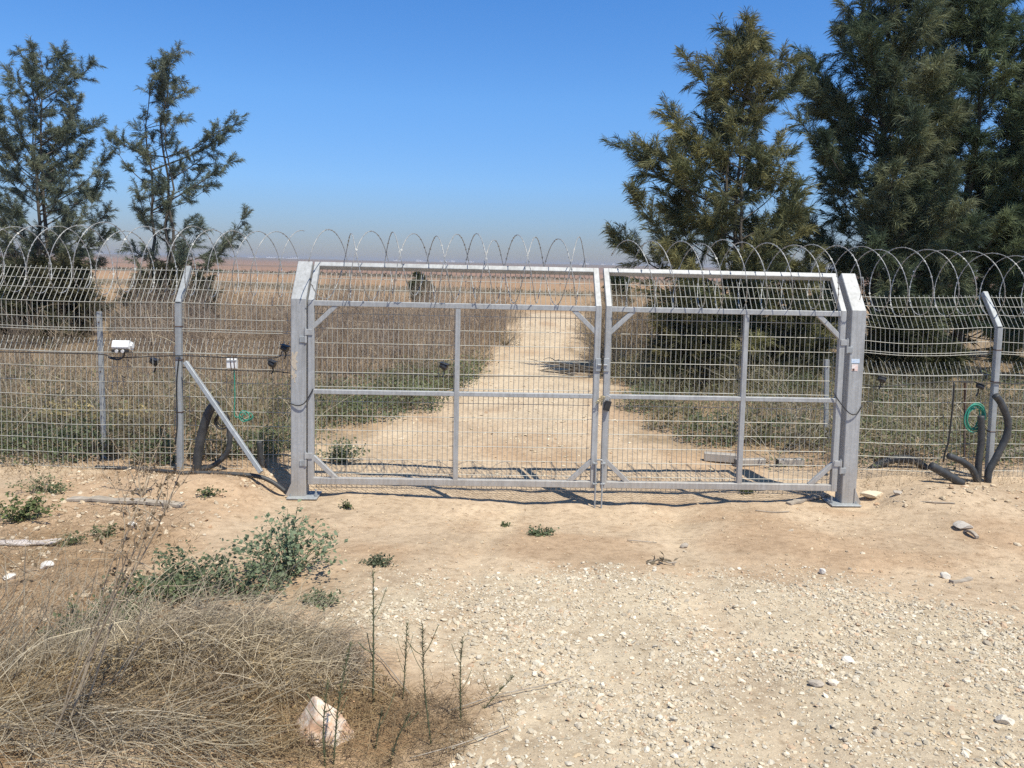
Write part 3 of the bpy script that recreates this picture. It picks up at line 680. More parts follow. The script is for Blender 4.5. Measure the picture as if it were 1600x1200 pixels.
# ------------------------------------------------------------------ things lying about
def rock(px, py, s, label, mat, seed, name='rock', sink=.25, sub=2, flat=.75, tint=(.66, .60, .52)):
    c = onground(px, py); rr = np.random.default_rng(seed)
    import bmesh
    bm = bmesh.new(); bmesh.ops.create_icosphere(bm, subdivisions=sub+1, radius=1)
    pl = [(rr.normal(size=3), rr.uniform(.52, .88)) for _ in range(16)]
    V = np.array([v.co for v in bm.verts])
    for nrm, d in pl:
        nrm = nrm/np.linalg.norm(nrm); e = V@nrm-d; V = V-np.clip(e, 0, None)[:, None]*nrm
    V += rr.normal(0, .012, V.shape); V *= np.array(s)*np.array([1, 1, 1]); F = [[v.index for v in f.verts] for f in bm.faces]; bm.free()
    V[:, 2] += s[2]*(1-sink)-.0
    p = MB(); p.add(V, [F], tint); o = p.build(name, mat, None); o.location = (float(c[0]), float(c[1]), float(c[2]-s[2]*.25)); return tag(o, label, name)
# the big rock is a rough pyramid
c = onground(495, 1162); rr = np.random.default_rng(11); import bmesh
bm = bmesh.new(); bmesh.ops.create_icosphere(bm, subdivisions=5, radius=1); V = np.array([v.co for v in bm.verts]); F = [[v.index for v in f.verts] for f in bm.faces]; bm.free()
for nrm, d in [((-.75, -.5, .48), .50), ((.82, -.35, .30), .60), ((.1, -.92, .35), .50), ((.3, .8, .5), .55), ((-.45, .8, .4), .6), ((.55, -.55, .62), .62), ((-.25, -.8, .55), .60), ((0, 0, -1), .3), ((-.95, .1, .2), .78), ((.5, .2, .85), .80), ((-.2, -.2, .96), .93), ((.7, -.7, .05), .72)]:
    nrm = np.array(nrm)/np.linalg.norm(nrm); V = V-np.clip(V@nrm-d, 0, None)[:, None]*nrm
V = V + .035*(np.stack([fbm(V[:, 0]*1+V[:, 2], V[:, 1], .5, 90+k, 4) for k in range(3)], -1)-.5)*2 + .012*(np.stack([fbm(V[:, 0]+V[:, 2]*2, V[:, 1]-V[:, 2], .09, 95+k, 3) for k in range(3)], -1)-.5)*2
V = V*np.array([.150, .125, .165]); V[:, 2] -= V[:, 2].min()
p = MB(); p.add(V, [F], (1., 1., 1.)); o = p.build('rock', MT['pink'], None, True); o.location = (float(c[0]), float(c[1])+.04, float(c[2]-.05)); tag(o, 'big pinkish white rock in front of the straw heap', 'rock')
rock(1284, 897, (.028, .025, .030), 'upright white stone alone on the bare earth right of centre', MT['rock'], 1, sink=.1, tint=(.70, .68, .64))
rock(1070, 856, (.045, .032, .030), 'small grey rock on bare earth in front of the drop bolts', MT['rock'], 2, tint=(.40, .36, .31))
rock(1477, 903, (.040, .035, .032), 'crumbly white stone just left of a pale wood chip', MT['rock'], 3, tint=(.66, .63, .57))
rock(72, 887, (.052, .045, .034), 'white stone among dry weeds near the left edge', MT['rock'], 4, tint=(.80, .79, .76))
rock(207, 825, (.046, .04, .034), 'white stone right of the plank on the left bank', MT['rock'], 5, tint=(.80, .78, .74))
rock(14, 905, (.05, .05, .03), 'flat white stone at the very left edge', MT['rock'], 6, tint=(.74, .70, .64))
rock(1502, 826, (.10, .07, .045), 'grey rough lump at the foot of the right bank', MT['rock'], 7, tint=(.50, .47, .43))
rock(1402, 773, (.05, .04, .035), 'small grey stone on the right bank beside the gate post', MT['rock'], 8, tint=(.45, .41, .36))
rock(1363, 778, (.14, .08, .05), 'broken pale concrete lump at the foot of the right gate post', MT['rock'], 9, tint=(.68, .60, .46))
rock(1275, 1072, (.040, .03, .018), 'grey flat stone among gravel below the upright white stone', MT['rock'], 10, tint=(.46, .41, .35))
rock(1303, 1070, (.036, .03, .020), 'cream stone beside a grey flat one in the gravel', MT['rock'], 12, tint=(.78, .70, .58))
rock(1570, 1130, (.045, .035, .03), 'pale stone near the lower right corner of the gravel', MT['rock'], 13, tint=(.70, .66, .58))
rock(1325, 1035, (.035, .03, .022), 'bright white stone in the middle of the gravel', MT['rock'], 14, tint=(.80, .76, .68))
def plank(pa, pb, wd, th, label, cat='plank', mat=None, name='plank', lift=.012, bend=.02, seed=0):
    a, b = onground(*pa), onground(*pb); n = 14; rr = np.random.default_rng(seed); t = np.linspace(0, 1, n)[:, None]
    P = a+(b-a)*t; P[:, 2] = np.maximum(P[:, 2], height(P[:, 0], P[:, 1])) + lift; P[:, 2] += bend*np.sin(t[:, 0]*3.1)*rr.normal(); base = P[0].copy(); P -= base
    d = (b-a)/np.linalg.norm(b-a); v = np.cross(d, [0, 0, 1]); v /= np.linalg.norm(v); ws = wd*(1+.12*rr.normal(size=n))
    V = np.concatenate([np.stack([P[i_]-v*ws[i_]/2+[0, 0, th/2], P[i_]+v*ws[i_]/2+[0, 0, th/2], P[i_]+v*ws[i_]/2-[0, 0, th/2], P[i_]-v*ws[i_]/2-[0, 0, th/2]]) for i_ in range(n)])
    F = [[4*i_+k, 4*i_+(k+1) % 4, 4*i_+4+(k+1) % 4, 4*i_+4+k] for i_ in range(n-1) for k in range(4)] + [[3, 2, 1, 0], [4*n-4, 4*n-3, 4*n-2, 4*n-1]]
    p = MB(); p.add(V, [F]); o = p.build(name, mat or MT['wood']); o.location = base.tolist(); return tag(o, label, cat)
plank((108, 782), (285, 792), .09, .022, 'long weathered grey plank lying on the left bank', seed=1)
plank((1232, 789), (1290, 774), .07, .02, 'short pale board against the base of the right gate post', seed=2)
plank((-60, 850), (92, 851), .09, .008, 'pale pinkish sheet lying on the ground at the left edge', 'sheet', MT['sheet'], 'loose_sheet', .03, .03, 5)
plank((1486, 912), (1517, 906), .035, .018, 'short pale wood chip on bare earth at right', seed=4)
plank((1508, 832), (1527, 842), .03, .02, 'dark stick end beside the grey lump at right', seed=6, name='stick', cat='stick')
plank((1550, 722), (1600, 708), .10, .05, 'pale plank leaning low behind the right fence', seed=7, lift=.05)
def stick(pts, r, label, lift=.01, name='stick', mat=None):
    P = np.array([onground(*q) for q in pts]); P[:, 2] += lift; return cable(name, P, r, label, name, mat or MT['wood'], 16)
stick([(1180, 799), (1210, 802), (1233, 801)], .005, 'thin twig on the earth in front of the right gate leaf')
stick([(1395, 785), (1450, 786), (1492, 788)], .006, 'long thin rod lying on the right bank')
stick([(980, 846), (1005, 848), (1026, 850)], .004, 'thin twig lying beside the small grey rock')
# withered branch with leaves near the gravel edge
c = onground(1035, 882); t = thing('withered_branch', c, 'withered grey branch with curled leaves at the gravel edge', 'branch')
p = PB(); p.tube(smooth_path([c+[-.12, .0, .012], c+[-.03, .01, .03], c+[.05, -.02, .02], c+[.10, -.03, .03]], 14), .006, 6); p.part('stem', MT['wood'], t, True)
p = PB(); rr = np.random.default_rng(5); leaves(p, c+rr.normal(0, [.05, .025, .008], (26, 3))+[0, 0, .03], rr.normal(0, 1, (26, 3))+[0, 0, 1], rr.uniform(.03, .06, 26), 3, [.22, .18, .13]); p.part('withered_leaf', MT['dry'], t)['kind'] = 'stuff'
# loose steel tubes beyond the gate
def tube_len(pa, pb, wd, label):
    a, b = onground(*pa), onground(*pb); a[2] += wd/2+.01; b[2] = a[2]; base = a.copy(); k = (b-a)/np.linalg.norm(b-a)
    t = thing('steel_tube', base, label, 'steel tube')
    p = PB(); p.beam(a, b, wd, wd, (0, 0, 1), .006); p.part('tube_wall', MT['galv'], t)
    p = PB(); p.beam(a-k*.002, a+k*.02, wd*.8, wd*.8, (0, 0, 1), .004); p.part('open_end', MT['black'], t)
tube_len((1100, 720), (1150, 724), .10, 'square steel tube lying beyond the gate, left of two others')
tube_len((1149, 729), (1194, 726), .08, 'square steel tube lying beyond the gate beside the middle stile')
tube_len((1214, 729), (1254, 727), .08, 'square steel tube lying beyond the gate nearest the slim post')

# ------------------------------------------------------------------ trees
def tree(name, base, H, prof, nb, seed, label, cat, group=None, dens=1., c1=(.055, .065, .030), c2=(.125, .105, .045), stems=1, t0=.06, extra=(), nl=.22, nw=.013, up=.75, depth=.95, clump=.16, trim=.14, fz=.34):
    rng = np.random.default_rng(seed); base = np.array(base, float)
    t = thing(name, base, label, cat, group); tr = PB(); cr = PB()
    pz = [q[0] for q in prof]; pl = [q[1] for q in prof]; pr_ = [q[2] for q in prof]
    def ext(z, ca):
        l, r = -np.interp(z, pz, pl), np.interp(z, pz, pr_); m = .5*(l+r)*depth; l, r, m = max(.12, l-trim), max(.12, r-trim), max(.12, m-trim)
        return math.hypot(ca*(r if ca > 0 else l), math.sqrt(max(0, 1-ca*ca))*m)
    cx = lambda z: .5*(np.interp(z, pz, pl)+np.interp(z, pz, pr_))*.55*min(1, z/H)
    trunks = []
    for s_ in range(stems):
        zz = np.linspace(-.1, H*(1 if s_ == 0 else rng.uniform(.7, .9)), 12); a0 = rng.uniform(0, 6.3); sp = (0 if s_ == 0 else rng.uniform(.25, .55))
        P = np.stack([[cx(z)+sp*math.cos(a0)*min(1, z/2)+rng.normal(0, .035) for z in zz], [sp*math.sin(a0)*min(1, z/2)+rng.normal(0, .035) for z in zz], zz], -1)+base
        trunks.append(P); tr.tube(P, np.linspace(.011*H/(stems**.4)+.012, .006, 12), 7)
    TP, TD, TC = [], [], []
    br = []
    for i_ in range(nb):
        f = t0+(1-t0)*((i_+rng.random())/nb)**.9; z = f*H; az = i_*2.39996+rng.normal(0, .35); ca = math.cos(az)
        Lh = ext(z, ca)*rng.choice([.55, .8, .95, 1.0, 1.06], p=[.15, .2, .3, .25, .1])
        br.append((z, az, max(.18, Lh)))
    for i_ in range(int(nb*.6)):
        z = H*rng.uniform(t0+.03, .97); az = rng.uniform(0, 6.28); br.append((z, az, max(.15, ext(z, math.cos(az))*rng.uniform(.2, .55))))
    for z, xo, yo in extra: br.append((z, math.atan2(yo, xo), math.hypot(xo, yo)))
    for z, az, Lh in br:
        P0 = trunks[rng.integers(len(trunks))]; zs = max(.12*H*rng.random()+.1, z-Lh*rng.uniform(.6, 1.5)*up)
        st = np.array([np.interp(zs, P0[:, 2]-base[2], P0[:, k]) for k in range(3)])
        ax = base+np.array([0, 0, z]); tip = np.array([base[0]+math.cos(az)*Lh, base[1]+math.sin(az)*Lh, base[2]+z+rng.normal(0, .1)])
        mid = .5*(st+tip)+np.array([math.cos(az), math.sin(az), -.35])*Lh*.10+rng.normal(0, .05, 3)
        P = smooth_path([st, mid, tip], 10); ln = np.linalg.norm(tip-st); tr.tube(P, np.linspace(.006+.008*ln, .003, 10), 5, cap=False)
        d = np.gradient(P, axis=0); d /= np.linalg.norm(d, axis=1)[:, None]
        nt_ = max(5, int(ln*13*dens))
        s = rng.uniform(.22, 1., nt_)**.75; tone = rng.random()**1.3
        for q in s:
            o_ = np.array([np.interp(q*9, range(10), P[:, k]) for k in range(3)]); dd = np.array([np.interp(q*9, range(10), d[:, k]) for k in range(3)])
            v = dd*.75+rng.normal(0, .55, 3)+np.array([0, 0, .30]); v /= np.linalg.norm(v); l2 = rng.uniform(.18, .52)*(1.15-.45*q)*min(1.2, .5+ln*.35)
            TP.append((o_, o_+v*l2)); TD.append(v); TC.append(np.clip(tone+rng.normal(0, .22), 0, 1))
    A = np.array([a for a, b in TP]); B = np.array([b for a, b in TP]); D = np.array(TD); T = np.array(TC)
    strands(tr, A, D, np.linalg.norm(B-A, axis=1), .011, .05, 2, seed+1, curl=.05)
    L = np.linalg.norm(B-A, axis=1); reps = np.maximum(3, (L/clump*2.6).astype(int)); idx = np.repeat(np.arange(len(A)), reps)
    f = np.concatenate([np.linspace(.22, 1.0, r) for r in reps]); C = A[idx]+(B-A)[idx]*f[:, None]; DD = D[idx]; TT = T[idx]
    nn = 13; idn = np.repeat(np.arange(len(C)), nn); m = len(idn)
    root = C[idn]+rng.normal(0, .018, (m, 3)); dirn = DD[idn]*.85+rng.normal(0, fz, (m, 3))+np.array([0, 0, .0]); ll = nl*rng.uniform(.55, 1.25, m)
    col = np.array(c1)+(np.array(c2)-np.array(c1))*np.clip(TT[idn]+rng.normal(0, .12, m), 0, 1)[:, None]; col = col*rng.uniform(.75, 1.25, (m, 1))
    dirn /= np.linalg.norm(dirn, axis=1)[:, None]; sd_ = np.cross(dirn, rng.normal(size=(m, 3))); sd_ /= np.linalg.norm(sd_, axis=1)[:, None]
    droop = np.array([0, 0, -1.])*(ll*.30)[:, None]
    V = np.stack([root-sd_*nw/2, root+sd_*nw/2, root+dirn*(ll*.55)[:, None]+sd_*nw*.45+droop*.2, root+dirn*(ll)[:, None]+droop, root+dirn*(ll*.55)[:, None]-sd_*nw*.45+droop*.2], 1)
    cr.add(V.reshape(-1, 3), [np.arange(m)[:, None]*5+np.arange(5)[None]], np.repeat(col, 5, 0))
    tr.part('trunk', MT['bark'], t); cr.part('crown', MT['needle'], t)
    return t
def px_prof(cxp, Y, rows, zb):
    out = []
    for y, l, r in rows:
        c = at_y(cxp, y, Y); out.append((c[2]-zb, at_y(l, y, Y)[0]-c[0], at_y(r, y, Y)[0]-c[0]))
    return sorted(out)
def place_tree(name, cxp, Y, rows, nb, seed, label, extra_px=(), cat='tree', group=None, **k):
    b = at_y(cxp, 420, Y); zb = H1(b[0], Y); pr_ = px_prof(cxp, Y, rows, zb); H = pr_[-1][0]; ex = []
    for px, py, yo in extra_px:
        q = at_y(px, py, Y); ex.append((q[2]-zb, q[0]-b[0], yo))
    return tree(name, (b[0], Y, zb), H, pr_, nb, seed, label, cat, group, extra=ex, **k)
LT = dict(c1=(.125, .155, .118), c2=(.26, .275, .195), nl=.19, nw=.0098, fz=.46)
place_tree('casuarina_tree', 78, 18, [(72, 40, 95), (110, 5, 130), (150, -20, 150), (200, -50, 150), (250, -60, 160), (300, -60, 172), (350, -60, 165), (400, -50, 150), (450, -20, 140), (480, 60, 100)], 62, 21,
           'wide feathery grey green tree at the left edge behind the fence', [(140, 92, .3), (160, 240, .4), (60, 80, -.3), (92, 78, .2)], dens=.78, trim=.10, stems=2, **LT)
place_tree('casuarina_tree', 262, 18, [(78, 258, 285), (110, 238, 304), (150, 228, 304), (185, 200, 296), (220, 185, 300), (260, 190, 330), (300, 182, 362), (340, 182, 350), (380, 190, 345), (410, 200, 340), (440, 225, 300), (470, 255, 275)], 50, 22,
           'slender airy tree with a branch thrown out right, second from the left edge', [(368, 182, .5), (350, 190, .3), (366, 262, -.4), (390, 332, -.3), (384, 352, .3), (170, 205, .2), (180, 215, -.4), (282, 72, .1), (345, 215, .5)], dens=.62, trim=.12, stems=3, **LT)
RT = dict(nl=.22, nw=.0088, fz=.37)
place_tree('casuarina_tree', 1150, 8.2, [(40, 1142, 1172), (65, 1118, 1185), (90, 1090, 1200), (110, 1070, 1225), (150, 1085, 1215), (190, 1075, 1220), (240, 1050, 1225), (300, 1010, 1250), (360, 985, 1255), (400, 1000, 1265), (470, 1010, 1280), (540, 1030, 1290), (600, 1060, 1260), (640, 1140, 1160)], 92, 31,
           'olive yellow ragged tree behind the right gate leaf, leftmost on the right side', [(975, 232, .2), (985, 300, -.3), (968, 368, .2), (1050, 165, .2), (1246, 88, .3), (1200, 75, .2), (1132, 42, .1), (1168, 34, 0), (1072, 100, .1), (1010, 240, -.2), (1055, 200, .1), (1240, 130, -.3)],
           dens=1.0, c1=(.090, .108, .058), c2=(.34, .315, .150), stems=3, **RT)
place_tree('casuarina_tree', 1368, 9.4, [(-110, 1340, 1410), (-40, 1310, 1440), (10, 1290, 1450), (60, 1262, 1462), (110, 1245, 1475), (180, 1238, 1478), (300, 1235, 1485), (400, 1235, 1490), (480, 1240, 1490), (560, 1260, 1480), (620, 1360, 1376)], 104, 32,
           'tall dense dark green tree right of the olive yellow one', [(1260, 110, .3), (1248, 200, -.2)], dens=1.12, trim=0., c1=(.080, .115, .072), c2=(.26, .275, .165), stems=2, **RT)
place_tree('casuarina_tree', 1505, 9.8, [(-60, 1485, 1530), (10, 1455, 1550), (70, 1440, 1570), (150, 1435, 1600), (260, 1430, 1610), (400, 1425, 1600), (500, 1430, 1600), (560, 1440, 1580), (620, 1500, 1510)], 96, 33,
           'dense green tree with upright top between the tall dark tree and the right edge', [(1552, 15, .2), (1572, 60, .1), (1488, 10, .2)], dens=1.15, trim=-.05, c1=(.078, .120, .072), c2=(.23, .270, .15), stems=2, **RT)
place_tree('casuarina_tree', 1655, 9.0, [(-20, 1640, 1672), (70, 1590, 1720), (200, 1580, 1740), (350, 1575, 1750), (500, 1580, 1750), (560, 1600, 1720), (620, 1650, 1660)], 80, 34,
           'dark green tree cut by the right edge of the view', [], dens=1.1, trim=-.05, c1=(.080, .120, .058), c2=(.22, .265, .12), stems=2, **RT)
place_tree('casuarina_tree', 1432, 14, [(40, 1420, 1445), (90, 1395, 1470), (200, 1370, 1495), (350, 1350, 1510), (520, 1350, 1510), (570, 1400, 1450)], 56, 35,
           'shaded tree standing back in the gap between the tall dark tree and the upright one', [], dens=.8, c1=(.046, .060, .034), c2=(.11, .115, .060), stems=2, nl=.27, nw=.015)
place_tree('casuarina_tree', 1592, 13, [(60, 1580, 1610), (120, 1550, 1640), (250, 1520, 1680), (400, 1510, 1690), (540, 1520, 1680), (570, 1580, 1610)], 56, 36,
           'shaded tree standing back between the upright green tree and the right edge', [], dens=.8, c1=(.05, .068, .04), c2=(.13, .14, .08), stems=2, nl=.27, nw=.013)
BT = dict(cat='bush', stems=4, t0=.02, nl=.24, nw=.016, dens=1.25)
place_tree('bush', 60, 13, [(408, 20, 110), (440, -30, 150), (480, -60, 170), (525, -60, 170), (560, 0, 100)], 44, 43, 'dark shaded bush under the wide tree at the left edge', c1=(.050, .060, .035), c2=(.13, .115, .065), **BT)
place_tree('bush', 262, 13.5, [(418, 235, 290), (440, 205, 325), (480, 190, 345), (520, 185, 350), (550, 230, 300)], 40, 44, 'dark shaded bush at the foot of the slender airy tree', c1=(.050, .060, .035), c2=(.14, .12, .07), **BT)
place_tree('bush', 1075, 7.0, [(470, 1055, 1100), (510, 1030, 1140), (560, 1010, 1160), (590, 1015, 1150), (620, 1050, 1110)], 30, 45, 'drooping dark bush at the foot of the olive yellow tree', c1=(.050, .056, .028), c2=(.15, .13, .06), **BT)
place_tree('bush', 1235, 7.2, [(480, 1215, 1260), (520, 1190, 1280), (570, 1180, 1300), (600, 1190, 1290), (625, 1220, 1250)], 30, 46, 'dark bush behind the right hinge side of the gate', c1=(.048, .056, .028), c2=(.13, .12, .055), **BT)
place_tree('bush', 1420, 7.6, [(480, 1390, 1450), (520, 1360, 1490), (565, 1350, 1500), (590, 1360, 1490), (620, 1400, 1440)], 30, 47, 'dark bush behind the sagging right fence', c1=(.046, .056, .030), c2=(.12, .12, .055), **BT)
place_tree('young_tree', 656, 44, [(432, 650, 664), (442, 642, 672), (455, 640, 676), (466, 642, 674), (472, 652, 662)], 26, 41, 'small round green tree alone in the far field behind the left leaf', cat='tree', nl=.30, nw=.03, dens=1.6, c1=(.05, .075, .03), c2=(.09, .11, .05))
place_tree('young_tree', 967, 40, [(428, 960, 976), (440, 950, 984), (455, 946, 990), (474, 950, 986), (482, 962, 972)], 26, 42, 'small upright green tree in the far field beside the meeting stiles', cat='tree', nl=.30, nw=.03, dens=1.6, c1=(.05, .075, .03), c2=(.09, .11, .05))

# ------------------------------------------------------------------ brush, scrub and weeds (uncountable masses)
def sample(n, x0, x1, y0, y1, fn):
    x = RNG.uniform(x0, x1, n); y = RNG.uniform(y0, y1, n); k = RNG.random(n) < fn(x, y); x, y = x[k], y[k]; return np.stack([x, y, height(x, y)], -1)
def cols(n, a, b, j=.2): 
    q = RNG.random((n, 1)); return (np.array(a)+(np.array(b)-np.array(a))*q)*RNG.uniform(1-j, 1+j, (n, 1))
def stems_mass(mb, P, hmin, hmax, w, ca, cb, spread=.35, sag=.25, kids=5, seed=0):
    n = len(P); L = RNG.uniform(hmin, hmax, n)*(.50+.95*sst(.25, .72, fbm(P[:, 0], P[:, 1], 1.1, 301+seed))); D = np.stack([RNG.normal(0, spread, n), RNG.normal(0, spread, n), np.ones(n)], -1); c = cols(n, ca, cb)
    strands(mb, P, D, L, w, sag, 4, seed, c)
    if kids:
        i_ = np.repeat(np.arange(n), kids); f = RNG.uniform(.3, 1, len(i_)); Dn = D/np.linalg.norm(D, axis=1)[:, None]
        strands(mb, P[i_]+Dn[i_]*(L[i_]*f)[:, None]*[.97, .97, .96], Dn[i_]+RNG.normal(0, .7, (len(i_), 3)), L[i_]*RNG.uniform(.12, .35, len(i_)), w*.7, .25, 2, seed+1, c[i_]*RNG.uniform(.8, 1.2, (len(i_), 1)))
mb = MB()
lf = lambda x, y: (x < road_l(y)+.30-1.0*fbm(x, y, .9, 201))
P = sample(12000, -9, 2, 5.6, 22, lambda x, y: lf(x, y)*sst(.30, .58, fbm(x, y, 1.3, 202))*sst(-14, -4, x)*sst(26, 8, y)**.5); stems_mass(mb, P, .75, 1.50, .009, (.20, .15, .118), (.45, .36, .29), .28, kids=7, seed=1)
P = sample(5000, -16, -1.2, 3.0, 12, lambda x, y: lf(x, y)*(.35+.65*sst(.4, .6, fbm(x, y, 1.3, 203)))); stems_mass(mb, P, .3, .95, .008, (.15, .115, .085), (.33, .26, .195), kids=6, seed=3)
P = sample(2600, -22, -4, 14, 26, lambda x, y: sst(.35, .6, fbm(x, y, 2.2, 204))); stems_mass(mb, P, .4, 1.2, .014, (.28, .19, .10), (.46, .33, .18), kids=5, seed=5)
P = sample(2200, -10, -2.0, .9, 3.5, lambda x, y: lf(x, y)); stems_mass(mb, P, .15, .75, .006, (.22, .165, .115), (.42, .33, .23), .5, kids=5, seed=7)
P = sample(260, -10, -2.3, .9, 5, lambda x, y: lf(x, y)); stems_mass(mb, P, .5, 1.3, .008, (.45, .38, .29), (.62, .54, .42), .6, .7, kids=3, seed=9)
tag(mb.build('dry_brush', MT['dry']), 'mass of dry brown thistle stalks left of the track', 'brush', kind='stuff')
mb = MB()
rf = lambda x, y: (x > road_r(y)+.1+.6*fbm(x, y, 1.2, 211))
P = sample(5200, 2.0, 16, 4.2, 12, lambda x, y: rf(x, y)*sst(-.1, .8, fbm(x, y, 1.3, 213))); stems_mass(mb, P, .25, .8, .008, (.15, .13, .08), (.36, .30, .20), .5, .5, kids=6, seed=11)
P = sample(2600, 2.6, 5.5, 10, 24, rf); stems_mass(mb, P, .4, 1.2, .011, (.22, .17, .12), (.42, .33, .24), .4, .3, kids=6, seed=13)
P = sample(2000, 4.0, 11, 1.2, 4.5, lambda x, y: rf(x, y)); stems_mass(mb, P, .2, .7, .006, (.20, .16, .11), (.40, .33, .23), .9, .9, kids=4, seed=15)
P = sample(420, 3.5, 9, 1.2, 4.5, lambda x, y: rf(x, y)); stems_mass(mb, P, .4, 1.0, .007, (.42, .36, .28), (.62, .55, .44), 1.1, .8, kids=4, seed=19)
tag(mb.build('dry_brush', MT['dry']), 'mass of dry olive brown scrub right of the track', 'brush', kind='stuff')
def leafy(mb, P, h, size, ca, cb, per=14, seed=0, spread=.12):
    n = len(P); i_ = np.repeat(np.arange(n), per); m = len(i_); hh = RNG.uniform(.3, 1., n)*h
    Q = P[i_]+RNG.normal(0, spread, (m, 3))*[1, 1, 0]; Q[:, 2] += RNG.random(m)*hh[i_]
    leaves(mb, Q, RNG.normal(0, .6, (m, 3))+[0, -.15, .8], size*RNG.uniform(.6, 1.4, m), seed, cols(n, ca, cb, .2)[i_]*RNG.uniform(.75, 1.25, (m, 1)))
mb = MB()
P = sample(2600, -11, -2.1, .95, 3.6, lambda x, y: sst(.40, .56, fbm(x, y, .9, 221))); leafy(mb, P, .38, .045, (.10, .125, .06), (.20, .21, .115), 16, 1)
P = sample(900, -10, -2.2, 3, 7, lambda x, y: lf(x, y)*sst(.45, .6, fbm(x, y, 1.2, 222))); leafy(mb, P, .45, .055, (.10, .125, .06), (.20, .21, .115), 16, 2)
P = sample(1500, 2.3, 9, 1.2, 8.5, lambda x, y: rf(x, y)*sst(.38, .56, fbm(x, y, 1.1, 223))); leafy(mb, P, .42, .045, (.10, .125, .06), (.20, .21, .115), 16, 3)
P = sample(1500, 4.2, 12, .9, 4.5, lambda x, y: rf(x, y)*sst(.40, .58, fbm(x, y, .9, 224))); leafy(mb, P, .35, .04, (.115, .14, .07), (.25, .26, .145), 16, 4)
P = sample(1200, 2.4, 9, 3.5, 10, lambda x, y: rf(x, y)); stems_mass(mb, P, .3, .8, .007, (.09, .10, .05), (.17, .165, .085), .4, .4, 6, 17)
P = sample(700, -2.6, .2, 4.4, 9, lambda x, y: (x < road_l(y)+.2)*(x > road_l(y)-1.4)); leafy(mb, P, .5, .05, (.10, .125, .06), (.20, .21, .115), 18, 5)
def mound(px, py, rx, h, ca, cb, n, size, st=1.):
    c = onground(px, py); g = RNG.normal(size=(n, 3)); g /= np.linalg.norm(g, axis=1)[:, None]; g[:, 2] = abs(g[:, 2]); k = RNG.uniform(.35, 1, (n, 1))**.5
    k = k*(.7+.6*fbm(g[:, 0]*2+px, g[:, 1]*2+g[:, 2]*2, .8, 400+int(px), 3))[:, None]
    Q = c+g*k*[rx, rx*.8, h]; leaves(mb, Q, RNG.normal(0, .6, (n, 3))+[0, -.2, .8], size*RNG.uniform(.5, 1.5, n), int(px), cols(n, ca, cb, .25))
    m_ = int(60*st); a = RNG.uniform(0, 6.28, m_); D = np.stack([np.cos(a)*rx, np.sin(a)*rx, RNG.uniform(.4, 1.3, m_)*h], -1); P0 = np.tile(c, (m_, 1))
    strands(mb, P0, D, np.linalg.norm(D, axis=1)*RNG.uniform(.8, 1.25, m_), .006, .3, 3, int(px)+1, cols(m_, (.20, .17, .12), (.40, .34, .25)))
GR = ((.085, .115, .055), (.17, .19, .10)); OL = ((.11, .105, .06), (.23, .205, .12)); BR = ((.13, .10, .07), (.30, .235, .165)); YE = ((.24, .19, .09), (.42, .34, .17))
for q in ((60, 715, .6, .38, GR), (15, 700, .5, .45, OL), (130, 712, .45, .40, GR), (215, 705, .5, .42, OL), (245, 722, .3, .30, GR), (330, 715, .3, .35, OL), (395, 712, .35, .35, GR), (428, 700, .3, .30, GR), (110, 680, .5, .45, YE), (210, 680, .4, .4, YE), (50, 660, .8, .7, BR), (180, 655, .8, .7, BR), (330, 660, .7, .6, BR), (270, 645, .8, .7, OL), (400, 655, .6, .5, OL),
          (520, 655, .7, .35, GR), (575, 652, .6, .4, GR), (640, 640, .55, .45, GR), (610, 630, .5, .5, OL), (500, 640, .6, .5, OL), (690, 605, .5, .5, BR), (745, 570, .5, .5, BR), (790, 540, .5, .5, BR),
          (1010, 640, .5, .45, GR), (1060, 672, .5, .40, OL), (1110, 690, .5, .42, GR), (1165, 690, .5, .45, OL), (1220, 690, .5, .40, GR), (1270, 700, .4, .35, OL), (1000, 600, .8, .7, OL), (1080, 610, .9, .7, BR), (1170, 620, .9, .65, OL), (1260, 630, .8, .6, GR), (955, 590, .5, .6, BR), (940, 560, .6, .7, BR), (925, 530, .6, .7, BR),
          (1365, 690, .5, .40, GR), (1410, 660, .7, .6, GR), (1460, 680, .5, .4, OL), (1500, 650, .7, .6, BR), (1540, 690, .5, .4, GR), (1580, 660, .6, .5, OL), (1640, 680, .6, .5, GR), (1400, 720, .3, .2, BR), (1560, 640, .8, .6, GR), (1365, 640, .7, .6, OL)):
    mound(q[0], q[1], q[2], q[3], *q[4], int(1500*q[2]), .045 if q[4] is not BR else .035, 2.2 if q[4] in (BR, YE) else 1.)
tag(mb.build('green_scrub', MT['leaf']), 'low green weeds growing behind the fences and beside the track', 'weeds', kind='stuff')

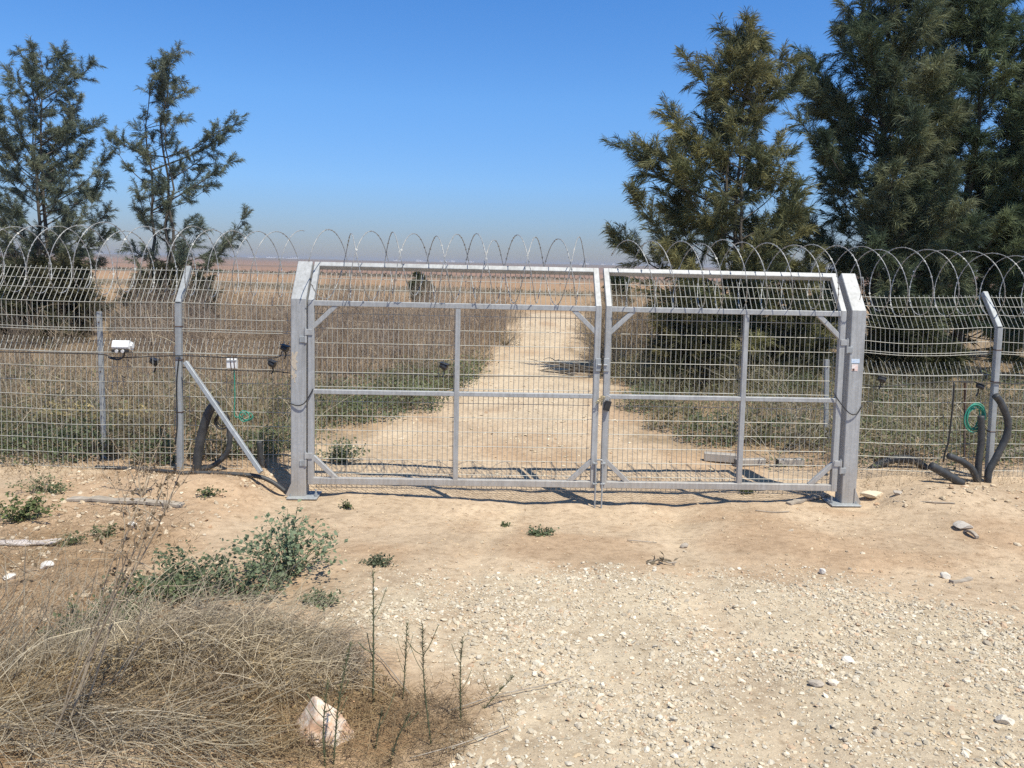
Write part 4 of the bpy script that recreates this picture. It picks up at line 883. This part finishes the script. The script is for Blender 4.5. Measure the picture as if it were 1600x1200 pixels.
# ------------------------------------------------------------------ plants one can tell apart
def shrub(px, py, rx, h, label, seed, n=420, ca=(.06, .085, .035), cb=(.13, .155, .07), size=.035, ry=None, name='green_weed', stems=14):
    rng = np.random.default_rng(seed); c = onground(px, py); t = thing(name, c, label, 'weed'); ry = ry or rx*.8
    p = PB(); a = rng.uniform(0, 6.28, stems); r_ = np.sqrt(rng.random(stems))
    tip = np.stack([rx*r_*np.cos(a), ry*r_*np.sin(a), h*(1.05-.5*r_**2)*rng.uniform(.65, 1.05, stems)], -1)
    for v in tip: p.tube(smooth_path([c+v*[.1, .1, 0]-[0, 0, .02], c+v*[.45, .45, .6], c+v], 7), np.linspace(.004, .0015, 7)*max(.6, h*2), 4, col=(.17, .19, .11), cap=False)
    p.part('stem', MT['leaf'] if False else MT['dry'], t)['kind'] = 'stuff'
    k = rng.integers(0, stems, n); f = rng.random(n)**.6; Q = c+tip[k]*np.stack([f, f, f**.9], -1)+rng.normal(0, .06*h+.012, (n, 3)); Q[:, 2] = np.maximum(Q[:, 2], c[2]+.01)
    p = PB(); leaves(p, Q, rng.normal(0, .55, (n, 3))+[0, -.2, .8], size*rng.uniform(.5, 1.5, n), seed+1, (np.array(ca)+(np.array(cb)-np.array(ca))*rng.random((n, 1)))*rng.uniform(.75, 1.2, (n, 1)), .7)
    p.part('foliage', MT['leaf'], t)
shrub(452, 900, .42, .42, 'bushy green weed with round leaves at the edge of the bare earth', 51, 1250, (.13, .175, .105), (.25, .30, .19), .031, stems=34)
shrub(375, 935, .36, .24, 'low green weed at the back of the straw heap', 52, 1000, (.10, .135, .075), (.20, .235, .14), .026)
shrub(280, 925, .42, .30, 'dark green weed patch left of the bushy round leaved weed', 53, 1500, (.085, .12, .065), (.18, .21, .12), .026, stems=30)
shrub(150, 1000, .26, .20, 'green weed half hidden among dry stalks at left', 54, 900, (.08, .11, .055), (.17, .195, .10), .022)
shrub(200, 960, .22, .20, 'green weed between the dry stalks and the dark green patch', 64, 900, (.08, .11, .055), (.17, .195, .10), .022)
shrub(590, 882, .13, .05, 'small dark green mat of weed at the gravel edge', 55, 420, (.08, .10, .06), (.14, .16, .10), .018, .10)
shrub(842, 836, .15, .05, 'flat green weed mat alone on the bare earth before the left leaf', 56, 420, (.09, .12, .06), (.16, .19, .11), .02, .09)
shrub(790, 823, .06, .03, 'tiny green sprig just left of the flat weed mat', 57, 80, size=.018)
shrub(541, 795, .07, .07, 'small green sprig in front of the left gate post', 58, 110, size=.022)
shrub(28, 815, .36, .20, 'pale green weed clump near the left edge of the bank', 59, 700, (.09, .12, .045), (.17, .20, .08), .028)
shrub(110, 850, .12, .07, 'small green weed right of the pale pinkish sheet', 60, 160, size=.02)
shrub(330, 775, .14, .10, 'thin green weed on the bank below the black conduit', 61, 130, size=.024)
shrub(532, 722, .38, .27, 'spreading green weed just behind the left gate leaf', 62, 900, (.13, .16, .085), (.22, .25, .14), .03, .3)
shrub(1168, 772, .13, .07, 'small green weed under the right gate leaf', 63, 220, size=.022)
def spindly(pts, label, seed, h=None, dx=0., col=(.12, .135, .07), r=.0036, lean=None):
    (bx, by), (tx, ty) = pts; c = onground(bx, by); top = at_y(tx, ty, c[1]); rng = np.random.default_rng(seed)
    t = thing('spindly_weed', c, label, 'weed', 'spindly weeds at the edge of the gravel'); p = PB(); P = smooth_path([c-[0, 0, .03], c+(top-c)*.5+rng.normal(0, .012, 3), top], 14); p.tube(P, np.linspace(r, r*.4, 14), 5); p.part('stalk', MT['green_stem'], t, True)
    n = int(np.linalg.norm(top-c)*420)+10; f = rng.random(n); Q = np.stack([np.interp(f*13, range(14), P[:, k]) for k in range(3)], -1)
    q = PB(); strands(q, Q, rng.normal(0, .6, (n, 3))+[0, 0, .9], rng.uniform(.010, .032, n), .0032, .2, 1, seed, np.array(col)*rng.uniform(.6, 1.3, (n, 1)), taper=.2); q.part('foliage', MT['leaf'], t)
    nb = 3 if np.linalg.norm(top-c) > .25 else 1
    for i_ in range(nb):
        f = rng.uniform(.3, .75); a = np.array([np.interp(f*13, range(14), P[:, k]) for k in range(3)]); e = a+np.array([rng.choice([-1, 1])*rng.uniform(.03, .07), rng.normal(0, .03), rng.uniform(.06, .14)])
        q = PB(); q.tube(smooth_path([a, .5*(a+e)+[0, 0, -.012], e], 7), r*.45, 4); q.part('side_shoot', MT['green_stem'], t, True)
MT['green_stem'] = mat_simple('green_stem', (.07, .085, .04), (.14, .15, .08), 30, .8)
spindly([(583, 1102), (583, 893)], 'tallest of the spindly weeds, upright behind the others', 71, r=.005)
spindly([(520, 1195), (549, 1003)], 'spindly weed leaning right, standing against the big rock', 72)
spindly([(508, 1198), (512, 1070)], 'short spindly weed in front of the big rock', 73)
spindly([(629, 1092), (636, 975)], 'thin spindly weed first to the right of the tallest one', 74, r=.003)
spindly([(675, 1165), (660, 975)], 'dark spindly weed leaning left, third from the big rock', 75, col=(.10, .095, .06))
spindly([(720, 1128), (723, 996)], 'rightmost upright spindly weed on the gravel', 76, r=.003)
spindly([(585, 1170), (597, 1112)], 'short dark spindly weed just right of the big rock', 77, col=(.09, .085, .055))
spindly([(606, 1196), (641, 1115)], 'low spindly weed bending right at the bottom of the picture', 78, col=(.10, .10, .06))
spindly([(748, 1108), (803, 1057)], 'small spindly weed bending far right on the gravel', 79, r=.0028)
stick([(640, 1090), (600, 1040), (578, 1020)], .0028, 'thin brown runner lying behind the dark spindly weed', .02)
stick([(700, 1118), (780, 1092), (860, 1075), (895, 1064)], .0026, 'long wiry twig arching over the gravel', .02)
stick([(640, 1192), (720, 1170), (795, 1142)], .0026, 'straight dry stalk lying at the bottom edge of the gravel', .02)

# tall dry weeds on the left
def dry_weed(base, tops, label, seed, r=.0055, ca=(.20, .155, .11), heads=10, name='dry_weed'):
    c = onground(*base); rng = np.random.default_rng(seed); t = thing(name, c, label, 'dry weed', 'tall dry weeds at left')
    ends = []
    for k, q in enumerate(tops):
        e = at_y(q[0], q[1], c[1]+(q[2] if len(q) > 2 else 0)); st = c+[rng.normal(0, .02), rng.normal(0, .02), -.02]
        P = smooth_path([st, st+(e-st)*.35+rng.normal(0, .02, 3)+[0, 0, .03], st+(e-st)*.7+rng.normal(0, .02, 3), e], 16)
        p = PB(); p.tube(P, np.linspace(r, r*.4, 16), 5, col=np.array([1., 1, 1])*rng.uniform(.85, 1.2)); p.part('stalk', MT['straw'], t, True)
        for i_ in range(rng.integers(3, 6)):
            f = rng.uniform(.4, .95); a = np.array([np.interp(f*15, range(16), P[:, m]) for m in range(3)]); d = rng.normal(0, .5, 3)+[0, -.1, .6]; d /= np.linalg.norm(d); b = a+d*rng.uniform(.06, .20)
            p = PB(); p.tube(smooth_path([a, .5*(a+b)+rng.normal(0, .008, 3), b], 6), r*.4, 4); p.part('twig', MT['straw'], t, True); ends.append(b)
        ends.append(e); ends += [np.array([np.interp(f*15, range(16), P[:, m]) for m in range(3)]) for f in rng.uniform(.5, 1, heads//3)]
    E = np.array(ends); k = rng.integers(0, len(E), heads*len(tops)); n = len(k)
    p = PB(); leaves(p, E[k]+rng.normal(0, .012, (n, 3)), rng.normal(0, 1, (n, 3)), rng.uniform(.010, .028, n), seed, np.array([.17, .125, .085])*rng.uniform(.6, 1.5, (n, 1))); p.part('dry_leaf', MT['dry'], t)['kind'] = 'stuff'
MT['straw'] = mat_simple('straw_stalk', (.24, .185, .125), (.46, .38, .27), 22, .85, tint=True)
dry_weed((75, 1165), [(205, 850), (300, 690), (255, 760, .1)], 'tallest dry weed leaning right, its top reaching the fence foot', 81, .0045, heads=30)
dry_weed((110, 1120), [(232, 745), (215, 800), (262, 740, .15)], 'dry weed with dark curled leaves below the left fence post', 82, .004, heads=44)
dry_weed((30, 1060), [(80, 905), (40, 850)], 'dry weed with two bare stalks at the left edge', 83, .0042, heads=6)
dry_weed((0, 1010), [(30, 900), (8, 880)], 'short bare dry weed at the very left edge', 84, .004, heads=4)
dry_weed((165, 1080), [(330, 890), (250, 900)], 'dry weed leaning right over the dark green patch', 85, .0038, heads=14)
dry_weed((225, 775), [(170, 680, .1), (225, 690), (262, 640, .1), (245, 700), (210, 715)], 'branching pale dry weed standing before the left fence', 86, .005, heads=44)
dry_weed((190, 800), [(150, 712), (182, 730), (215, 735)], 'small bristly dry weed left of the branching pale one', 87, .004, heads=30)
dry_weed((65, 800), [(45, 735), (75, 745)], 'faded dry weed above the pale green clump', 88, .003, heads=20)
dry_weed((260, 800), [(235, 735), (262, 728), (300, 735)], 'bristly dry weed under the left fence post', 89, .004, heads=34)
dry_weed((330, 1000), [(300, 870), (345, 900)], 'dry weed rising behind the straw heap', 90, .004, heads=8)

shrub(62, 770, .30, .13, 'low green weed at the foot of the left fence above the pale clump', 65, 420, (.10, .13, .06), (.19, .21, .11), .024)
shrub(165, 838, .16, .09, 'small green weed between the white stone and the tall dry weeds', 66, 220, (.09, .12, .055), (.18, .20, .10), .02)
shrub(500, 945, .16, .07, 'low green weed between the bushy weed and the gravel', 67, 320, (.11, .145, .08), (.21, .25, .15), .022)

# ------------------------------------------------------------------ straw heap and litter (uncountable)
mb = MB()
def straw(n, cx, cy, rx, ry, Lm, W, dirm, spread, ca, cb, lift, seed, sag=.25, upz=.15):
    a = RNG.uniform(0, 6.28, n); r_ = np.sqrt(RNG.random(n)); x = cx+rx*r_*np.cos(a); y = cy+ry*r_*np.sin(a); z = height(x, y)+lift*RNG.random(n)*(1-r_**2*.7)+.004
    D = np.stack([np.full(n, dirm[0]), np.full(n, dirm[1]), np.full(n, upz)], -1)+RNG.normal(0, spread, (n, 3))*[1, 1, .45]
    strands(mb, np.stack([x, y, z], -1), D, Lm*RNG.uniform(.4, 1.3, n), W*RNG.uniform(.6, 1.3, n), sag, 4, seed, cols(n, ca, cb, .25), curl=.55, taper=.5)
straw(11000, -1.20, -4.02, .62, .52, .075, .0027, (.3, .1), 1.0, (.19, .145, .10), (.43, .345, .245), .18, 1, .3, .1)
straw(3400, -1.20, -4.00, .66, .52, .22, .0027, (.3, .2), 1.0, (.28, .225, .165), (.56, .47, .36), .24, 2, .8, .40)
straw(1500, -1.9, -3.9, .55, .50, .26, .0028, (.4, .3), .9, (.26, .21, .155), (.54, .46, .35), .12, 22, .7, .6)
straw(150, -2.5, -3.55, .55, .45, .36, .0034, (.25, .2), .4, (.26, .21, .155), (.52, .45, .35), .03, 23, .4, 1.0)
straw(420, -1.30, -3.95, .55, .45, .40, .0030, (.7, .35), .9, (.32, .27, .195), (.58, .50, .38), .26, 3, .9, .45)
straw(750, -1.60, -4.78, .75, .14, .36, .0030, (1, .04), .70, (.26, .22, .165), (.50, .43, .34), .10, 4, .40, .10)
straw(3200, -1.45, -4.70, .80, .22, .12, .0030, (1, .1), .8, (.18, .135, .09), (.38, .30, .205), .09, 14, .30, .10)
straw(150, -2.05, -4.35, .42, .45, .55, .0036, (.40, .25), .30, (.25, .205, .15), (.50, .43, .33), .03, 5, .35, 1.0)
straw(4200, -2.1, -4.2, .60, .55, .085, .0028, (.2, .2), .9, (.15, .11, .07), (.36, .27, .17), .06, 15)
straw(4200, -.55, -4.5, .52, .42, .08, .0024, (.2, .2), .9, (.17, .115, .07), (.38, .28, .17), .06, 6)
straw(3600, -2.5, -3.3, 1.0, .8, .09, .0026, (.2, .2), .9, (.18, .12, .075), (.38, .28, .18), .04, 7)
straw(900, -3.3, -2.3, 1.0, .6, .16, .0028, (.3, .2), 1.0, (.24, .19, .13), (.48, .40, .29), .06, 28, .6, .6)
straw(2600, -3.6, -1.8, 1.4, .8, .09, .003, (.2, .2), .9, (.20, .135, .08), (.38, .28, .18), .03, 8)
straw(120, -1.1, -3.3, .5, .35, .32, .0026, (.9, .15), .5, (.34, .29, .2), (.54, .46, .33), .16, 9, .45, .5)
straw(500, -.2, -4.3, .35, .3, .08, .0024, (.2, .2), .9, (.17, .115, .07), (.34, .24, .14), .03, 10)
n = 9000; a = RNG.uniform(0, 6.28, n); r_ = np.sqrt(RNG.random(n)); x = -1.25+.85*r_*np.cos(a); y = -4.2+.62*r_*np.sin(a)
leaves(mb, np.stack([x, y, height(x, y)+.15*RNG.random(n)*(1-r_*.8)+.01], -1), RNG.normal(0, 1, (n, 3))+[0, 0, .5], RNG.uniform(.008, .026, n), 16, cols(n, (.15, .105, .06), (.42, .31, .18), .3), .4)
tag(mb.build('dry_straw', MT['dry']), 'heap of dry straw and fallen stalks in the lower left foreground', 'straw', kind='stuff')
mb = MB()
P = sample(1500, -5, 7.5, -3.5, .4, lambda x, y: sst(.45, .7, fbm(x, y, .5, 231))); n = len(P); strands(mb, P+[0, 0, .006], RNG.normal(0, 1, (n, 3))*[1, 1, .1], RNG.uniform(.02, .10, n), .003, .05, 2, 61, cols(n, (.16, .11, .07), (.34, .25, .16)), curl=.2)
P = sample(900, 5.0, 8.5, -2.0, -.6, lambda x, y: sst(.4, .6, fbm(x, y, .5, 232))); n = len(P); strands(mb, P+[0, 0, .006], RNG.normal(0, 1, (n, 3))*[1, .6, .25], RNG.uniform(.04, .18, n), .004, .15, 3, 62, cols(n, (.20, .16, .11), (.40, .32, .23)), curl=.3)
P = sample(1400, -6.5, -2.1, -.2, .95, lambda x, y: x < 0); stems_mass(mb, P, .03, .16, .004, (.22, .15, .09), (.42, .31, .20), .6, .5, 3, 63)
P = sample(700, 4.0, 8.5, .2, 1.0, lambda x, y: x > 0); stems_mass(mb, P, .03, .2, .004, (.22, .16, .10), (.42, .32, .21), .6, .5, 3, 65)
tag(mb.build('twig_litter', MT['dry']), 'dead twigs and bleached grass strewn over the bare earth', 'litter', kind='stuff')
mb = MB()
P = sample(2200, -70, 60, 76, 92, lambda x, y: sst(.3, .6, fbm(x, y*3, 6, 241))); n = len(P); leafy(mb, P, .32, .22, (.16, .14, .09), (.22, .19, .13), 5, 9, .3)
P = sample(2000, -110, 110, 165, 190, lambda x, y: sst(.35, .6, fbm(x, y*3, 9, 242))); leafy(mb, P, .5, .45, (.13, .12, .085), (.17, .15, .11), 5, 10, .5)
tag(mb.build('field_hedge_rows', MT['leaf']), 'grey green rows of low crop between the ploughed fields', 'crop rows', kind='stuff')

# ------------------------------------------------------------------ far town on the horizon
def house(px, D, w_, h_, seed, first=None):
    b = at_y(px, 409, D); z = H1(b[0], D); rr = np.random.default_rng(seed)
    t = thing('far_house', (b[0], D, z), 'tiny white house in the far town on the horizon', 'house', 'tiny white houses on the horizon')
    p = PB(); p.box((b[0], D, z+h_/2), w_, w_*.8, h_, .1); wl = p.part('wall', MT['house'], t)
    p = PB(); p.box((b[0], D, z+h_+.25), w_*1.06, w_*.86, .5, .1); p.part('roof', MT['hroof'], t)
    for k in (-.28, .28):
        p = PB(); p.box((b[0]+w_*k, D-w_*.4-.05, z+h_*.6), w_*.16, .3, h_*.25, .02); p.part('window', MT['hdark'], t)
rr = np.random.default_rng(77)
for px, n in ((-30, 2), (60, 2), (150, 2), (400, 4), (432, 4), (458, 4), (620, 3), (655, 3), (700, 4), (722, 2), (905, 2), (960, 2)):
    for k in range(n): house(px+rr.normal(0, 9), rr.uniform(2550, 3100), rr.uniform(8, 20), rr.uniform(4, 8), 1)

c = onground(905, 588); t = thing('dead_branch_pile', c, 'dark pile of dead branches at the right edge of the track', 'branch pile')
rr = np.random.default_rng(91)
for k in range(22):
    a = c+[rr.uniform(-.5, .7), rr.uniform(-.35, .35), rr.uniform(.03, .22)]; d = np.array([rr.choice([-1, 1])*rr.uniform(.35, .9), rr.uniform(-.4, .3), rr.uniform(-.08, .18)])
    p = PB(); p.tube(smooth_path([a, a+d*.5+rr.normal(0, .04, 3), a+d], 8), np.linspace(.028, .008, 8)*rr.uniform(.5, 1.2), 5); p.part('dead_branch', MT['bark'], t, True)

# ------------------------------------------------------------------ the hazy air over the plain
m = bpy.data.materials.new('haze'); m.use_nodes = True; hn = m.node_tree; hn.nodes.clear()
ou = hn.nodes.new('ShaderNodeOutputMaterial'); vo = hn.nodes.new('ShaderNodeVolumePrincipled'); vo.inputs['Density'].default_value = .00022
vo.inputs['Color'].default_value = (.80, .82, .90, 1); vo.inputs['Anisotropy'].default_value = .2; hn.links.new(vo.outputs[0], ou.inputs['Volume'])
mb = MB(); hx, hy0, hy1, hz0, hz1 = 3600, -40, 5300, -6, 16
mb.add([(x, y, z) for z in (hz0, hz1) for y in (hy0, hy1) for x in (-hx, hx)], [[[0, 2, 3, 1], [4, 5, 7, 6], [0, 1, 5, 4], [2, 6, 7, 3], [0, 4, 6, 2], [1, 3, 7, 5]]])
tag(mb.build('haze', m), 'thin pale haze lying over the plain to the horizon', 'haze', kind='stuff')
